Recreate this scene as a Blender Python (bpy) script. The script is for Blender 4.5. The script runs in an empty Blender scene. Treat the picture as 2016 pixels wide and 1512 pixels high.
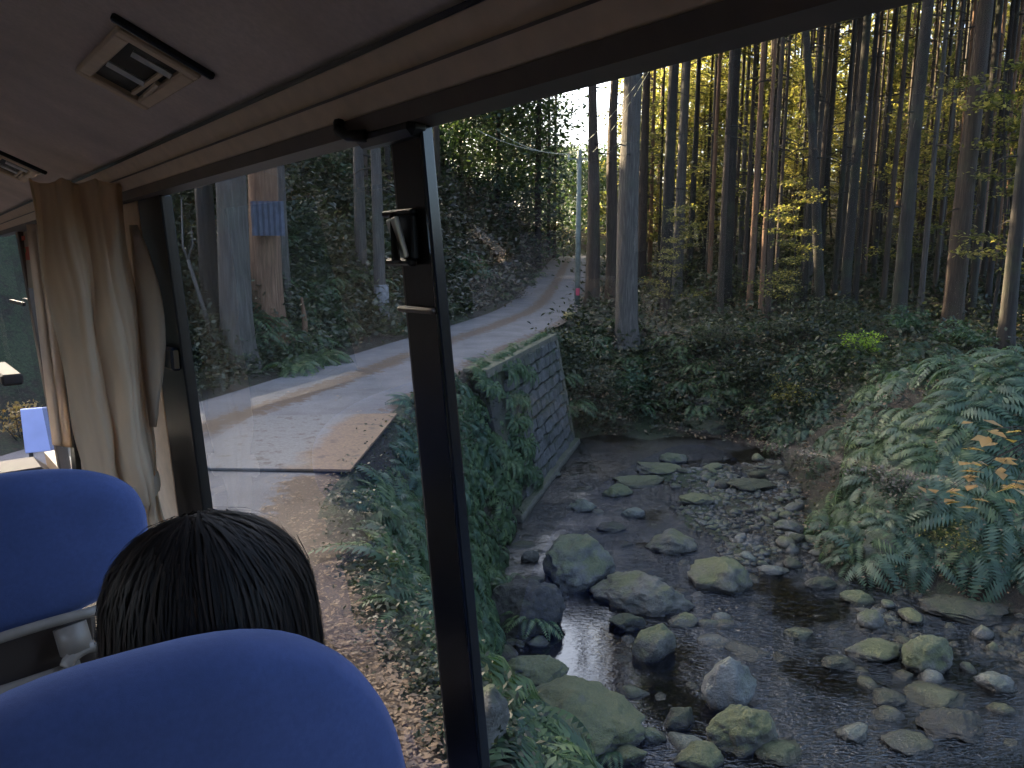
import bpy, math, random
import numpy as np
from mathutils import Vector, Matrix

# ------------------------------------------------------------------ camera, sky, sun, exposure
S = bpy.context.scene
COL = S.collection
random.seed(7)
rng = np.random.RandomState(7)
R = math.radians

EYE = Vector((0, 0, 2.5))
PITCH = 10.2
cam_d = bpy.data.cameras.new('camera')
cam = bpy.data.objects.new('camera', cam_d)
COL.objects.link(cam)
cam.location = EYE
cam.rotation_euler = (R(90 - PITCH), 0, 0)
cam_d.sensor_width = 36
cam_d.lens = 36 * 1500 / 2016
cam_d.clip_start = 0.05
cam_d.clip_end = 1500
S.camera = cam

SUN_AZ, SUN_EL = -50.0, 21.0          # degrees; azimuth from +Y towards +X
w = bpy.data.worlds.new('World')
S.world = w
w.use_nodes = True
nt = w.node_tree
bg = nt.nodes['Background']
sky = nt.nodes.new('ShaderNodeTexSky')
sky.sky_type = 'NISHITA'
sky.sun_disc = False
sky.sun_elevation = R(SUN_EL)
sky.sun_rotation = R(SUN_AZ)
sky.dust_density = 6.0
sky.air_density = 0.7
sky.ozone_density = 0.6
nt.links.new(sky.outputs[0], bg.inputs[0])
bg.inputs[1].default_value = 0.15
sl = bpy.data.lights.new('sun', 'SUN')
sl.energy = 5.0
sl.angle = R(0.5)
sl.color = (1.0, 0.76, 0.47)
so = bpy.data.objects.new('sun', sl)
COL.objects.link(so)
sd = Vector((math.sin(R(SUN_AZ)) * math.cos(R(SUN_EL)), math.cos(R(SUN_AZ)) * math.cos(R(SUN_EL)), math.sin(R(SUN_EL))))
so.rotation_euler = sd.to_track_quat('Z', 'Y').to_euler()
so.location = (0, 0, 60)
S.view_settings.view_transform = 'Standard'
S.view_settings.look = 'None'
S.view_settings.gamma = 1
S.view_settings.use_curve_mapping = False
S.view_settings.exposure = 3.25
S.render.engine = 'CYCLES'
S.cycles.max_bounces = 7
S.cycles.diffuse_bounces = 5
S.cycles.glossy_bounces = 3
S.cycles.transmission_bounces = 4
S.cycles.transparent_max_bounces = 10
S.cycles.sample_clamp_indirect = 4.0
S.cycles.caustics_reflective = False
S.cycles.caustics_refractive = False

# ------------------------------------------------------------------ ray helpers (used to measure where things stand)
_p = R(PITCH)
CF = np.array([0, math.cos(_p), -math.sin(_p)])
CU = np.array([0, math.sin(_p), math.cos(_p)])
CR = np.array([1.0, 0, 0])


def ray(x, y):
    return CF + CR * (x - 1008) / 1500 + CU * (756 - y) / 1500


def at_z(x, y, z):
    d = ray(x, y)
    t = (z - EYE.z) / d[2]
    return np.array([0, 0, EYE.z]) + d * t


def at_y(x, y, Y):
    d = ray(x, y)
    return np.array([0, 0, EYE.z]) + d * (Y / d[1])


# ------------------------------------------------------------------ object helpers
def link(o, parent=None):
    COL.objects.link(o)
    if parent is not None:
        o.parent = parent
    return o


def tag(o, label=None, cat=None, group=None, kind=None):
    if label: o['label'] = label
    if cat: o['category'] = cat
    if group: o['group'] = group
    if kind: o['kind'] = kind
    return o


def empty(name, loc=(0, 0, 0), rz=0.0, label=None, cat=None, group=None, matrix=None):
    o = bpy.data.objects.new(name, None)
    o.empty_display_size = 0.1
    COL.objects.link(o)
    if matrix is not None:
        o.matrix_world = matrix
    else:
        o.location = loc
        o.rotation_euler = (0, 0, rz)
    return tag(o, label, cat, group)


def mk(name, V, F, mat, smooth=False):
    """mesh data; V (n,3); F an (m,k) int array, or a list of faces"""
    me = bpy.data.meshes.new(name)
    if isinstance(F, np.ndarray):
        V = np.asarray(V, dtype=np.float32)
        k = F.shape[1]
        me.vertices.add(len(V))
        me.vertices.foreach_set('co', V.ravel())
        me.loops.add(F.size)
        me.loops.foreach_set('vertex_index', F.astype(np.int32).ravel())
        me.polygons.add(len(F))
        me.polygons.foreach_set('loop_start', np.arange(0, F.size, k, dtype=np.int32))
        me.polygons.foreach_set('loop_total', np.full(len(F), k, dtype=np.int32))
        me.update(calc_edges=True)
    else:
        me.from_pydata([tuple(v) for v in V], [], [tuple(f) for f in F])
        me.update()
    if smooth:
        me.polygons.foreach_set('use_smooth', np.ones(len(me.polygons), dtype=bool))
    if mat:
        me.materials.append(mat)
    return me


def ob(name, me, parent=None, loc=(0, 0, 0), rot=(0, 0, 0), scale=(1, 1, 1)):
    o = bpy.data.objects.new(name, me)
    link(o, parent)
    o.location = loc
    o.rotation_euler = rot
    o.scale = scale
    return o


class Geo:
    """collects shapes into one mesh"""
    def __init__(self):
        self.V, self.F = [], []

    def add(self, V, F):
        b = len(self.V)
        self.V.extend([tuple(v) for v in V])
        self.F.extend([tuple(i + b for i in f) for f in F])
        return self

    def box(self, c, s, rot=None, bev=0.0):
        c = Vector(c); hx, hy, hz = s[0] / 2, s[1] / 2, s[2] / 2
        if bev <= 0:
            P = [Vector((x * hx, y * hy, z * hz)) for x in (-1, 1) for y in (-1, 1) for z in (-1, 1)]
            Fs = [(0, 1, 3, 2), (4, 6, 7, 5), (0, 4, 5, 1), (2, 3, 7, 6), (0, 2, 6, 4), (1, 5, 7, 3)]
        else:
            bev = min(bev, hx * .9, hy * .9, hz * .9)
            P = []; idx = {}
            for x in (-1, 1):
                for y in (-1, 1):
                    for z in (-1, 1):
                        for a in range(3):
                            p = [x * (hx - bev), y * (hy - bev), z * (hz - bev)]
                            p[a] += (x, y, z)[a] * bev
                            idx[(x, y, z, a)] = len(P)
                            P.append(Vector(p))
            Fs = []
            I = idx
            for sgn in (-1, 1):
                for a in range(3):
                    o1, o2 = [i for i in range(3) if i != a]
                    q = []
                    for (m, n) in ((-1, -1), (1, -1), (1, 1), (-1, 1)):
                        k = [0, 0, 0]; k[a] = sgn; k[o1] = m; k[o2] = n
                        q.append(I[(k[0], k[1], k[2], a)])
                    if (sgn > 0) == (a == 1): q = q[::-1]
                    Fs.append(tuple(q))
            for a in range(3):
                b_, c_ = [i for i in range(3) if i != a]
                for sb in (-1, 1):
                    for sc in (-1, 1):
                        k0 = [0, 0, 0]; k1 = [0, 0, 0]
                        k0[a] = -1; k1[a] = 1
                        k0[b_] = k1[b_] = sb; k0[c_] = k1[c_] = sc
                        Fs.append((I[(*k0, b_)], I[(*k1, b_)], I[(*k1, c_)], I[(*k0, c_)]))
            for x in (-1, 1):
                for y in (-1, 1):
                    for z in (-1, 1):
                        Fs.append((I[(x, y, z, 0)], I[(x, y, z, 1)], I[(x, y, z, 2)]))
        if rot is not None:
            P = [rot @ p for p in P]
        return self.add([p + c for p in P], Fs)

    def tube(self, pts, radii, n=8, cap=True):
        pts = [Vector(p) for p in pts]
        if not hasattr(radii, '__len__'): radii = [radii] * len(pts)
        V = []; up = Vector((0, 0, 1))
        for i, p in enumerate(pts):
            t = (pts[min(i + 1, len(pts) - 1)] - pts[max(i - 1, 0)]).normalized()
            a = t.cross(up)
            if a.length < .1: a = t.cross(Vector((1, 0, 0)))
            a.normalize(); b = t.cross(a)
            for k in range(n):
                th = 2 * math.pi * k / n
                V.append(p + (a * math.cos(th) + b * math.sin(th)) * radii[i])
        Fs = []
        for i in range(len(pts) - 1):
            for k in range(n):
                k2 = (k + 1) % n
                Fs.append((i * n + k, i * n + k2, (i + 1) * n + k2, (i + 1) * n + k))
        if cap:
            Fs.append(tuple(range(n))[::-1]); Fs.append(tuple((len(pts) - 1) * n + k for k in range(n)))
        return self.add(V, Fs)

    def prism(self, sec, u0, u1, n=1):
        """closed section [(w,z)..] extruded along u; local coords (w,u,z)"""
        m = len(sec); V = []
        for i in range(n + 1):
            u = u0 + (u1 - u0) * i / n
            V += [(a, u, b) for a, b in sec]
        Fs = []
        for i in range(n):
            for k in range(m):
                k2 = (k + 1) % m
                Fs.append((i * m + k, i * m + k2, (i + 1) * m + k2, (i + 1) * m + k))
        Fs.append(tuple(range(m))[::-1]); Fs.append(tuple(n * m + k for k in range(m)))
        return self.add(V, Fs)

    def mesh(self, name, mat, smooth=False):
        me = mk(name, self.V, self.F, mat, smooth)
        return me

    def build(self, name, mat, parent=None, smooth=False, **k):
        return ob(name, self.mesh(name, mat, smooth), parent, **k)


def bevel(o, width=0.004, seg=2):
    m = o.modifiers.new('bevel', 'BEVEL'); m.width = width; m.segments = seg; m.limit_method = 'ANGLE'
    return o


# ------------------------------------------------------------------ materials
MATS = {}


class NB:
    def __init__(self, name):
        m = bpy.data.materials.new(name); m.use_nodes = True
        self.m = m; self.t = m.node_tree; self.n = self.t.nodes; self.l = self.t.links
        self.bsdf = self.n['Principled BSDF']; self.out = self.n['Material Output']
        MATS[name] = m

    def node(self, ty, ins={}, **props):
        nd = self.n.new(ty)
        for k, v in props.items(): setattr(nd, k, v)
        for k, v in ins.items(): self.set(nd, k, v)
        return nd

    def set(self, nd, k, v):
        s = nd.inputs[k]
        if isinstance(v, bpy.types.NodeSocket): self.l.new(v, s)
        elif isinstance(v, bpy.types.Node): self.l.new(v.outputs[0], s)
        else:
            if hasattr(s.default_value, '__len__') and len(s.default_value) == 4 and len(v) == 3: v = (*v, 1)
            s.default_value = v

    def pos(self, scale=(1, 1, 1), obj=False):
        if obj: src = self.node('ShaderNodeTexCoord').outputs['Object']
        else: src = self.node('ShaderNodeNewGeometry').outputs['Position']
        mp = self.node('ShaderNodeMapping', {'Scale': scale}); self.l.new(src, mp.inputs['Vector'])
        return mp.outputs[0]

    def noise(self, vec, scale, detail=4, rough=.55, dist=0):
        return self.node('ShaderNodeTexNoise', {'Vector': vec, 'Scale': scale, 'Detail': detail, 'Roughness': rough, 'Distortion': dist}).outputs['Fac']

    def ramp(self, fac, stops):
        r = self.node('ShaderNodeValToRGB', {'Fac': fac})
        e = r.color_ramp.elements
        while len(e) < len(stops): e.new(.5)
        for i, (p, c) in enumerate(stops):
            e[i].position = p; e[i].color = (*c, 1) if len(c) == 3 else c
        return r.outputs[0]

    def mix(self, fac, a, b, mode='MIX'):
        nd = self.node('ShaderNodeMixRGB', {'Fac': fac, 'Color1': a, 'Color2': b}); nd.blend_type = mode
        return nd.outputs[0]

    def math(self, op, a, b=0.0):
        nd = self.n.new('ShaderNodeMath'); nd.operation = op
        self.set(nd, 0, a); self.set(nd, 1, b)
        return nd.outputs[0]

    def bump(self, h, strength=.5, dist=.02):
        b = self.node('ShaderNodeBump', {'Height': h, 'Strength': strength, 'Distance': dist})
        self.l.new(b.outputs[0], self.bsdf.inputs['Normal'])
        return b

    def base(self, col, rough=.8, **kw):
        self.set(self.bsdf, 'Base Color', col); self.set(self.bsdf, 'Roughness', rough)
        for k, v in kw.items(): self.set(self.bsdf, k.replace('_', ' '), v)
        return self


def g(v): return (v, v, v)


def m_leaf(name, a, b, c, trans=.35, patch=.35, gloss=.35):
    """leaf: colour varies leaf by leaf and in patches"""
    k = NB(name)
    geo = k.node('ShaderNodeNewGeometry')
    rnd = geo.outputs['Random Per Island']
    n1 = k.noise(k.pos(), patch, 3)
    f = k.math('ADD', k.math('MULTIPLY', rnd, .55), k.math('MULTIPLY', k.math('SUBTRACT', n1, .28), 1.0))
    col = k.ramp(f, [(0.05, a), (.5, b), (.92, c)])
    k.base(col, .45, **{'Specular_IOR_Level': gloss})
    tr = k.node('ShaderNodeBsdfTranslucent')
    tc = k.mix(1.0, col, (1.6, 1.7, .9), 'MULTIPLY')
    k.l.new(tc, tr.inputs[0])
    mx = k.node('ShaderNodeMixShader', {'Fac': trans})
    k.l.new(k.bsdf.outputs[0], mx.inputs[1]); k.l.new(tr.outputs[0], mx.inputs[2])
    k.l.new(mx.outputs[0], k.out.inputs[0])
    return k.m


def m_bark(name, dark, mid, light, moss=0.25):
    k = NB(name)
    v = k.pos((9, 9, .55)); n1 = k.noise(v, 3.0, 6, .65)
    n2 = k.noise(k.pos(), 1.3, 4)
    col = k.ramp(n1, [(.3, dark), (.52, mid), (.75, light)])
    mossf = k.ramp(n2, [(.5, g(0)), (.72, g(moss))])
    col = k.mix(mossf, col, (.05, .075, .03))
    col = k.mix(k.math('MULTIPLY', k.noise(k.pos(), 9, 5), .5), col, mid)
    k.base(col, .9); k.bump(n1, .9, .03)
    return k.m


def m_stone(name, a, b, moss, amt=.5, wet=.5):
    k = NB(name)
    oi = k.node('ShaderNodeObjectInfo').outputs['Random']
    n1 = k.noise(k.pos(), 4.5, 8, .62); n2 = k.noise(k.pos(), 22, 5, .6); n3 = k.noise(k.pos(), 2.1, 5, .6)
    col = k.ramp(n1, [(.3, a), (.7, b)])
    col = k.mix(.35, col, k.ramp(n2, [(.35, g(.03)), (.65, g(.3))]), 'OVERLAY')
    geo = k.node('ShaderNodeNewGeometry')
    sep = k.node('ShaderNodeSeparateXYZ'); k.l.new(geo.outputs['Normal'], sep.inputs[0])
    up = k.math('MULTIPLY', k.math('ADD', sep.outputs[2], .15), .8)
    f = k.math('ADD', up, k.math('MULTIPLY', k.math('SUBTRACT', n3, .5), 2.2))
    f = k.math('ADD', f, k.math('MULTIPLY', k.math('SUBTRACT', oi, .5), .7))
    mf = k.ramp(f, [(.5 - .3 * amt, g(0)), (.95 - .35 * amt, g(min(1, amt * 1.5)))])
    mcol = k.ramp(k.noise(k.pos(), 35, 4, .7), [(.3, tuple(x * .45 for x in moss)), (.7, moss)])
    col = k.mix(mf, col, mcol)
    z = k.node('ShaderNodeSeparateXYZ'); k.l.new(geo.outputs['Position'], z.inputs[0])
    # splash line: stones are dark and wet just above the water
    damp = k.ramp(k.math('ADD', k.math('MULTIPLY', k.math('ADD', z.outputs[2], 3.2), 5.0), k.math('MULTIPLY', n3, .4)), [(.35, g(1)), (.75, g(0))])
    col = k.mix(k.math('MULTIPLY', damp, .8), col, (.014, .012, .010))
    ro = k.ramp(damp, [(0, g(.75)), (1, g(.25))])
    k.base(col, ro)
    n4 = k.noise(k.pos(), 70, 4, .7)
    k.bump(k.math('ADD', k.math('ADD', n2, k.math('MULTIPLY', n1, 2)), k.math('MULTIPLY', n4, .5)), .9, .035)
    return k.m


def m_plain(name, col, rough=.6, nscale=0, namt=.2, bump=0, metallic=0, sheen=0):
    k = NB(name)
    c = col
    if nscale:
        n1 = k.noise(k.pos(obj=True), nscale, 5)
        c = k.mix(k.ramp(n1, [(.3, g(0)), (.7, g(1))]), tuple(x * (1 - namt) for x in col), tuple(min(1, x * (1 + namt)) for x in col))
        if bump: k.bump(n1, bump, .004)
    k.base(c, rough, Metallic=metallic)
    if sheen:
        k.set(k.bsdf, 'Sheen Weight', sheen); k.set(k.bsdf, 'Sheen Roughness', .4)
        k.set(k.bsdf, 'Sheen Tint', tuple(min(1, x * 2 + .2) for x in col))
    return k.m


def m_fabric(name, col, weave=900, sheen=.4):
    k = NB(name)
    v = k.pos(obj=True)
    n1 = k.noise(v, weave, 2); n2 = k.noise(v, 6, 4); n3 = k.noise(v, 120, 3)
    c = k.mix(k.ramp(n2, [(.3, g(0)), (.7, g(1))]), tuple(x * .82 for x in col), tuple(x * 1.12 for x in col))
    c = k.mix(k.ramp(n3, [(.35, g(0)), (.65, g(.35))]), c, tuple(x * .7 for x in col))
    k.base(c, .95); k.bump(k.math('ADD', n1, n3), .35, .0012)
    k.set(k.bsdf, 'Sheen Weight', sheen); k.set(k.bsdf, 'Sheen Roughness', .45)
    k.set(k.bsdf, 'Sheen Tint', tuple(min(1, x * 1.6 + .15) for x in col))
    return k.m


def m_ground():
    k = NB('forest_floor')
    p = k.pos()
    n1 = k.noise(p, .35, 5); n2 = k.noise(p, 5, 8, .7); n3 = k.noise(p, 28, 5, .7)
    soil = k.ramp(n3, [(.3, (.010, .007, .005)), (.55, (.03, .021, .014)), (.75, (.08, .052, .033))])
    green = k.ramp(n3, [(.3, (.012, .02, .008)), (.7, (.055, .08, .032))])
    f = k.ramp(k.math('ADD', n1, k.math('MULTIPLY', k.math('SUBTRACT', n2, .5), .8)), [(.42, g(0)), (.6, g(.8))])
    k.base(k.mix(f, soil, green), .95)
    k.bump(k.math('ADD', n2, k.math('MULTIPLY', n3, .5)), .9, .12)
    return k.m


def m_road():
    k = NB('worn_asphalt')
    p = k.pos(); n1 = k.noise(p, 1.1, 7, .65); n2 = k.noise(p, 60, 3, .7); n3 = k.noise(p, 7, 5)
    base = k.ramp(n1, [(.3, (.075, .072, .077)), (.7, (.15, .143, .153))])
    base = k.mix(.45, base, k.ramp(n2, [(.3, g(.12)), (.7, g(.75))]), 'OVERLAY')
    # fallen needles gather along the crown of the road and its edges: stored as an attribute by the road builder
    at = k.node('ShaderNodeAttribute', attribute_name='litter').outputs['Fac']
    f = k.math('ADD', at, k.math('MULTIPLY', k.math('SUBTRACT', n3, .5), 1.7))
    f = k.math('ADD', f, k.math('MULTIPLY', k.math('SUBTRACT', n1, .5), 1.3))
    f = k.ramp(f, [(.48, g(0)), (.78, g(.92))])
    lit = k.ramp(n2, [(.3, (.028, .017, .010)), (.7, (.12, .07, .037))])
    k.base(k.mix(f, base, lit), .82)
    k.bump(k.math('ADD', n2, k.math('MULTIPLY', f, .8)), .5, .012)
    return k.m


def m_water():
    k = NB('stream_water')
    p = k.pos((1.0, 2.2, 1)); n1 = k.noise(p, 4.0, 2, .5, .8); n2 = k.noise(p, 13, 2, .6, .4); n0 = k.noise(k.pos(), .7, 2)
    n1 = k.math('ABSOLUTE', k.math('SUBTRACT', n1, .5))
    # the pool above the big rocks is calm, the riffles right of it are not
    dv = k.node('ShaderNodeVectorMath', operation='DISTANCE'); k.l.new(k.node('ShaderNodeNewGeometry').outputs['Position'], dv.inputs[0]); dv.inputs[1].default_value = (1.05, 9.7, -3.2)
    calm = k.ramp(k.math('MULTIPLY', dv.outputs['Value'], .3), [(.35, g(.05)), (.75, g(1))])
    riff = k.math('MULTIPLY', calm, k.ramp(n0, [(.38, g(.18)), (.62, g(1))]))
    h = k.math('MULTIPLY', k.math('ADD', n1, k.math('MULTIPLY', n2, .45)), riff)
    b = k.node('ShaderNodeBump', {'Height': h, 'Strength': .9, 'Distance': .14})
    gl = k.node('ShaderNodeBsdfGlossy', {'Roughness': .03, 'Color': g(1)}); k.l.new(b.outputs[0], gl.inputs['Normal'])
    tr = k.node('ShaderNodeBsdfTransparent', {'Color': (.36, .29, .21)})
    fr = k.node('ShaderNodeFresnel', {'IOR': 1.7}); k.l.new(b.outputs[0], fr.inputs['Normal'])
    mx = k.node('ShaderNodeMixShader'); k.l.new(fr.outputs[0], mx.inputs[0])
    k.l.new(tr.outputs[0], mx.inputs[1]); k.l.new(gl.outputs[0], mx.inputs[2])
    k.l.new(mx.outputs[0], k.out.inputs[0])
    return k.m


def m_glass():
    k = NB('window_glass')
    gl = k.node('ShaderNodeBsdfGlossy', {'Roughness': .0, 'Color': g(.9)})
    tr = k.node('ShaderNodeBsdfTransparent', {'Color': (.90, .94, .93)})
    fr = k.node('ShaderNodeFresnel', {'IOR': 1.5})
    mx = k.node('ShaderNodeMixShader'); k.l.new(fr.outputs[0], mx.inputs[0])
    k.l.new(tr.outputs[0], mx.inputs[1]); k.l.new(gl.outputs[0], mx.inputs[2])
    k.l.new(mx.outputs[0], k.out.inputs[0])
    return k.m


def m_steel_plate():
    k = NB('rusty_plate')
    p = k.pos(); n1 = k.noise(p, 1.6, 6, .6); n2 = k.noise(p, 30, 5, .7); n3 = k.noise(k.pos(), 5.5, 6, .65)
    rust = k.ramp(n2, [(.3, (.075, .048, .030)), (.7, (.17, .108, .066))])
    mud = k.ramp(n2, [(.3, (.08, .077, .08)), (.7, (.15, .144, .152))])
    at = k.node('ShaderNodeAttribute', attribute_name='mud').outputs['Fac']
    f = k.ramp(k.math('ADD', at, k.math('MULTIPLY', k.math('SUBTRACT', n1, .5), .9)), [(.4, g(0)), (.62, g(1))])
    col = k.mix(f, rust, mud)
    leaf_shade = k.ramp(n3, [(.56, g(0)), (.66, g(.85))])  # dapple of leaf shade painted into the plate colour
    col = k.mix(leaf_shade, col, (.045, .03, .02))
    k.base(col, .75, Metallic=.0); k.bump(n2, .4, .006)
    return k.m


M_ground = m_ground(); M_road = m_road(); M_water = m_water(); M_glass = m_glass(); M_plate = m_steel_plate()
M_bark_g = m_bark('grey_bark', (.022, .019, .017), (.068, .058, .052), (.15, .132, .12), .25)
M_bark_b = m_bark('brown_bark', (.013, .009, .007), (.042, .027, .019), (.10, .066, .045), .25)
M_bark_r = m_bark('peeled_bark', (.05, .026, .016), (.16, .085, .05), (.29, .18, .12), .15)
M_bark_d = m_bark('dark_bark', (.007, .0055, .005), (.021, .016, .013), (.048, .037, .03), .35)
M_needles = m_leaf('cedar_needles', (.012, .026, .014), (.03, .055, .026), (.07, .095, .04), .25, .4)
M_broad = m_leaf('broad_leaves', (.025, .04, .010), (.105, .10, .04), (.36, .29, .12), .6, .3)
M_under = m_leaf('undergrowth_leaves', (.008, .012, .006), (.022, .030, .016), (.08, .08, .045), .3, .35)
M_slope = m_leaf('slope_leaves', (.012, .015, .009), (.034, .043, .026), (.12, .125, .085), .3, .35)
M_fern = m_leaf('fern_green', (.012, .024, .012), (.048, .088, .040), (.15, .19, .085), .35, .6, .4)
M_fern2 = m_leaf('fern_blue_green', (.016, .034, .024), (.044, .085, .056), (.12, .165, .10), .35, .6, .4)
M_moss = m_leaf('bright_vine', (.10, .16, .02), (.2, .3, .03), (.32, .42, .05), .4, 1.2)
M_orange = m_leaf('autumn_leaves', (.15, .08, .03), (.26, .16, .06), (.38, .27, .12), .4, 1.0)
M_deadleaf = m_leaf('dead_leaves', (.05, .03, .02), (.13, .08, .045), (.26, .17, .10), .1, 1.0)
M_twig = m_leaf('dry_brush', (.03, .024, .018), (.08, .068, .052), (.17, .15, .125), .15, .8)
M_stone_m = m_stone('mossy_stone', (.06, .056, .048), (.18, .168, .14), (.115, .125, .045), .55)
M_stone_g = m_stone('grey_stone', (.06, .059, .057), (.19, .185, .172), (.10, .115, .042), .52)
M_stone_p = m_stone('pale_stone', (.09, .09, .088), (.25, .248, .235), (.09, .11, .05), .32)
M_stone_d = m_stone('dark_stone', (.02, .018, .015), (.065, .058, .05), (.045, .055, .02), .5)
M_block = m_stone('wall_block', (.042, .041, .042), (.135, .132, .132), (.035, .042, .02), .55)
M_conc = m_stone('footing_concrete', (.07, .063, .05), (.17, .155, .12), (.09, .10, .045), .4)


# ------------------------------------------------------------------ terrain
def poly_pts(P, step=.4):
    out = []
    P = np.array(P, float)
    # Catmull-Rom through the points
    Q = np.vstack([2 * P[0] - P[1], P, 2 * P[-1] - P[-2]])
    for i in range(1, len(Q) - 2):
        p0, p1, p2, p3 = Q[i - 1], Q[i], Q[i + 1], Q[i + 2]
        n = max(2, int(np.linalg.norm(p2[:2] - p1[:2]) / step))
        for k in range(n):
            t = k / n
            out.append(.5 * ((2 * p1) + (-p0 + p2) * t + (2 * p0 - 5 * p1 + 4 * p2 - p3) * t * t + (-p0 + 3 * p1 - 3 * p2 + p3) * t ** 3))
    out.append(P[-1])
    return np.array(out)


# road edges (x, y), read off the photograph as ground points
R_EDGE = poly_pts([(9, -9.5), (4.6, -4.2), (2.3, -1.3), (.85, 1.1), (-.32, 3.37), (-.85, 4.5), (-1.3, 5.5), (-1.78, 6.9), (-2.0, 8.3), (-1.95, 11.0), (-1.55, 13.4), (-.57, 17.6), (.4, 21), (1.3, 24), (2.3, 28.5), (3.2, 34), (4.1, 42), (5.2, 52), (6.4, 62), (9.5, 71), (16, 78), (26, 82)])
L_EDGE = poly_pts([(4.0, -14), (-.4, -8.3), (-3.2, -4.2), (-5.4, -.6), (-6.6, 3.2), (-6.7, 7), (-6.1, 10), (-5.25, 12.3), (-4.55, 15.1), (-3.5, 19.5), (-1.9, 25.5), (-.7, 31), (.35, 38), (1.6, 47), (2.9, 58), (4.2, 68), (8, 77), (14, 83), (24, 88)])
ROAD_POLY = np.vstack([R_EDGE, L_EDGE[::-1]])
STREAM = np.array([(15, -9), (8.5, -4), (5.2, 0), (3.2, 2.6), (1.4, 5.3), (.1, 7.6), (-.35, 9.8), (-.45, 12.3), (-.15, 14.6), (.30, 17), (.92, 19.3), (1.45, 21.9),
                   (2.6, 22.8), (4.4, 23.0), (6.6, 22.2), (7.5, 20.5), (6.9, 17.5), (6.1, 15), (5.75, 12.7), (7.0, 11.6), (9.5, 10.4), (14, 8), (20, 3), (26, -6)], float)
WATER_Z = -3.2


def seg_dist(x, y, P):
    """distance and nearest vertex index to a polyline, for arrays"""
    best = np.full(x.shape, 1e9); idx = np.zeros(x.shape, int)
    for i in range(len(P) - 1):
        ax, ay = P[i][:2]; bx, by = P[i + 1][:2]
        dx, dy = bx - ax, by - ay
        t = np.clip(((x - ax) * dx + (y - ay) * dy) / (dx * dx + dy * dy + 1e-9), 0, 1)
        d = np.hypot(x - ax - t * dx, y - ay - t * dy)
        m = d < best
        best = np.where(m, d, best); idx = np.where(m, i, idx)
    return best, idx


def inside(x, y, P):
    c = np.zeros(x.shape, bool)
    n = len(P)
    for i in range(n):
        x1, y1 = P[i]; x2, y2 = P[(i + 1) % n]
        m = ((y1 > y) != (y2 > y)) & (x < (x2 - x1) * (y - y1) / (y2 - y1 + 1e-12) + x1)
        c ^= m
    return c


def road_z(y):
    y = np.asarray(y, float)
    t = np.clip((y - 30) / 32, 0, 1)
    return 1.65 * t * t * (3 - 2 * t)


def sm(t):
    t = np.clip(t, 0, 1); return t * t * (3 - 2 * t)


def vnoise(x, y, f, seed=0):
    """smooth value noise"""
    X = x * f + seed * 17.3; Y = y * f + seed * 9.1
    xi = np.floor(X).astype(int); yi = np.floor(Y).astype(int)
    fx = X - xi; fy = Y - yi
    fx = fx * fx * (3 - 2 * fx); fy = fy * fy * (3 - 2 * fy)

    def h(a, b):
        v = np.sin(a * 127.1 + b * 311.7 + seed * 74.7) * 43758.5453
        return v - np.floor(v)
    return ((h(xi, yi) * (1 - fx) + h(xi + 1, yi) * fx) * (1 - fy) + (h(xi, yi + 1) * (1 - fx) + h(xi + 1, yi + 1) * fx) * fy) * 2 - 1


Rs = R_EDGE[::2]; Ls = L_EDGE[::2]
SP = np.vstack([STREAM, STREAM[:1]])


def terrain_exact(x, y):
    x = np.atleast_1d(np.asarray(x, float)); y = np.atleast_1d(np.asarray(y, float))
    dR, _ = seg_dist(x, y, Rs); dL, _ = seg_dist(x, y, Ls)
    inr = inside(x, y, ROAD_POLY); ins = inside(x, y, STREAM)
    dS, _ = seg_dist(x, y, SP)
    rz = road_z(y)
    left = (dL < dR) & ~inr
    # left hillside
    cap = (30 - 27 * sm((y - 54) / 18)) * (.12 + .88 * sm((y + 2) / 10))
    k = np.maximum(dL - .9, 0)
    hill = rz + .10 * np.minimum(dL, 1) + cap * (1 - np.exp(-k * 1.05 / cap)) + .5 * sm(k / 3) * vnoise(x, y, .45, 3) + .22 * sm(k / 2) * vnoise(x, y, 1.3, 5)
    # right side: forest floor, bank, stream bed
    far = np.maximum(0, y - 46) * .34 * sm((x - 6) / 10) + np.maximum(0, x - 16) * .2
    Hf = -.75 + .9 * sm((y - 25) / 18) + .3 * sm((x - 6) / 5) + 14 * (1 - np.exp(-far / 14)) + .28 * vnoise(x, y, .5, 1) + .1 * vnoise(x, y, 1.7, 2)
    wr = sm(1 - dR / 4.5)
    H = Hf * (1 - wr) + rz * wr
    W = np.minimum(4.6, dS + np.where(y < 24, dR, 9))
    t = np.clip(dS / np.maximum(W, .1), 0, 1)
    tt = 1 - (1 - t) ** 1.5
    right = WATER_Z + (H - WATER_Z) * tt
    lip = (dR < .35) & (t > .5)
    right = np.where(lip, np.minimum(rz - .03, right + .1), right)
    # mound on the right bank, covered in ferns
    right = right + 1.25 * np.exp(-((x - 8.9) ** 2 / 7 + (y - 15.6) ** 2 / 9)) * sm(dS / 1.4)
    bed = WATER_Z - .06 - .13 * sm(dS / 1.2) + .10 * sm((x - 2.6) / 1.5) * vnoise(x, y, .8, 11) + .10 * vnoise(x, y, 1.1, 6) + .05 * vnoise(x, y, 3.1, 7)
    # gravel bar standing just out of the water
    bar = .31 * np.exp(-((x - 5.1) ** 2 / 3.2 + (y - 17.3) ** 2 / 5.0)) + .17 * np.exp(-((x - 4.4) ** 2 / 1.6 + (y - 13.8) ** 2 / 5.0)) + .22 * np.exp(-((x - 6.4) ** 2 / 2.2 + (y - 10.3) ** 2 / 1.0))
    bed = bed + bar
    z = np.where(inr, rz - .06, np.where(left, hill, np.where(ins, bed, right)))
    return z


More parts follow.
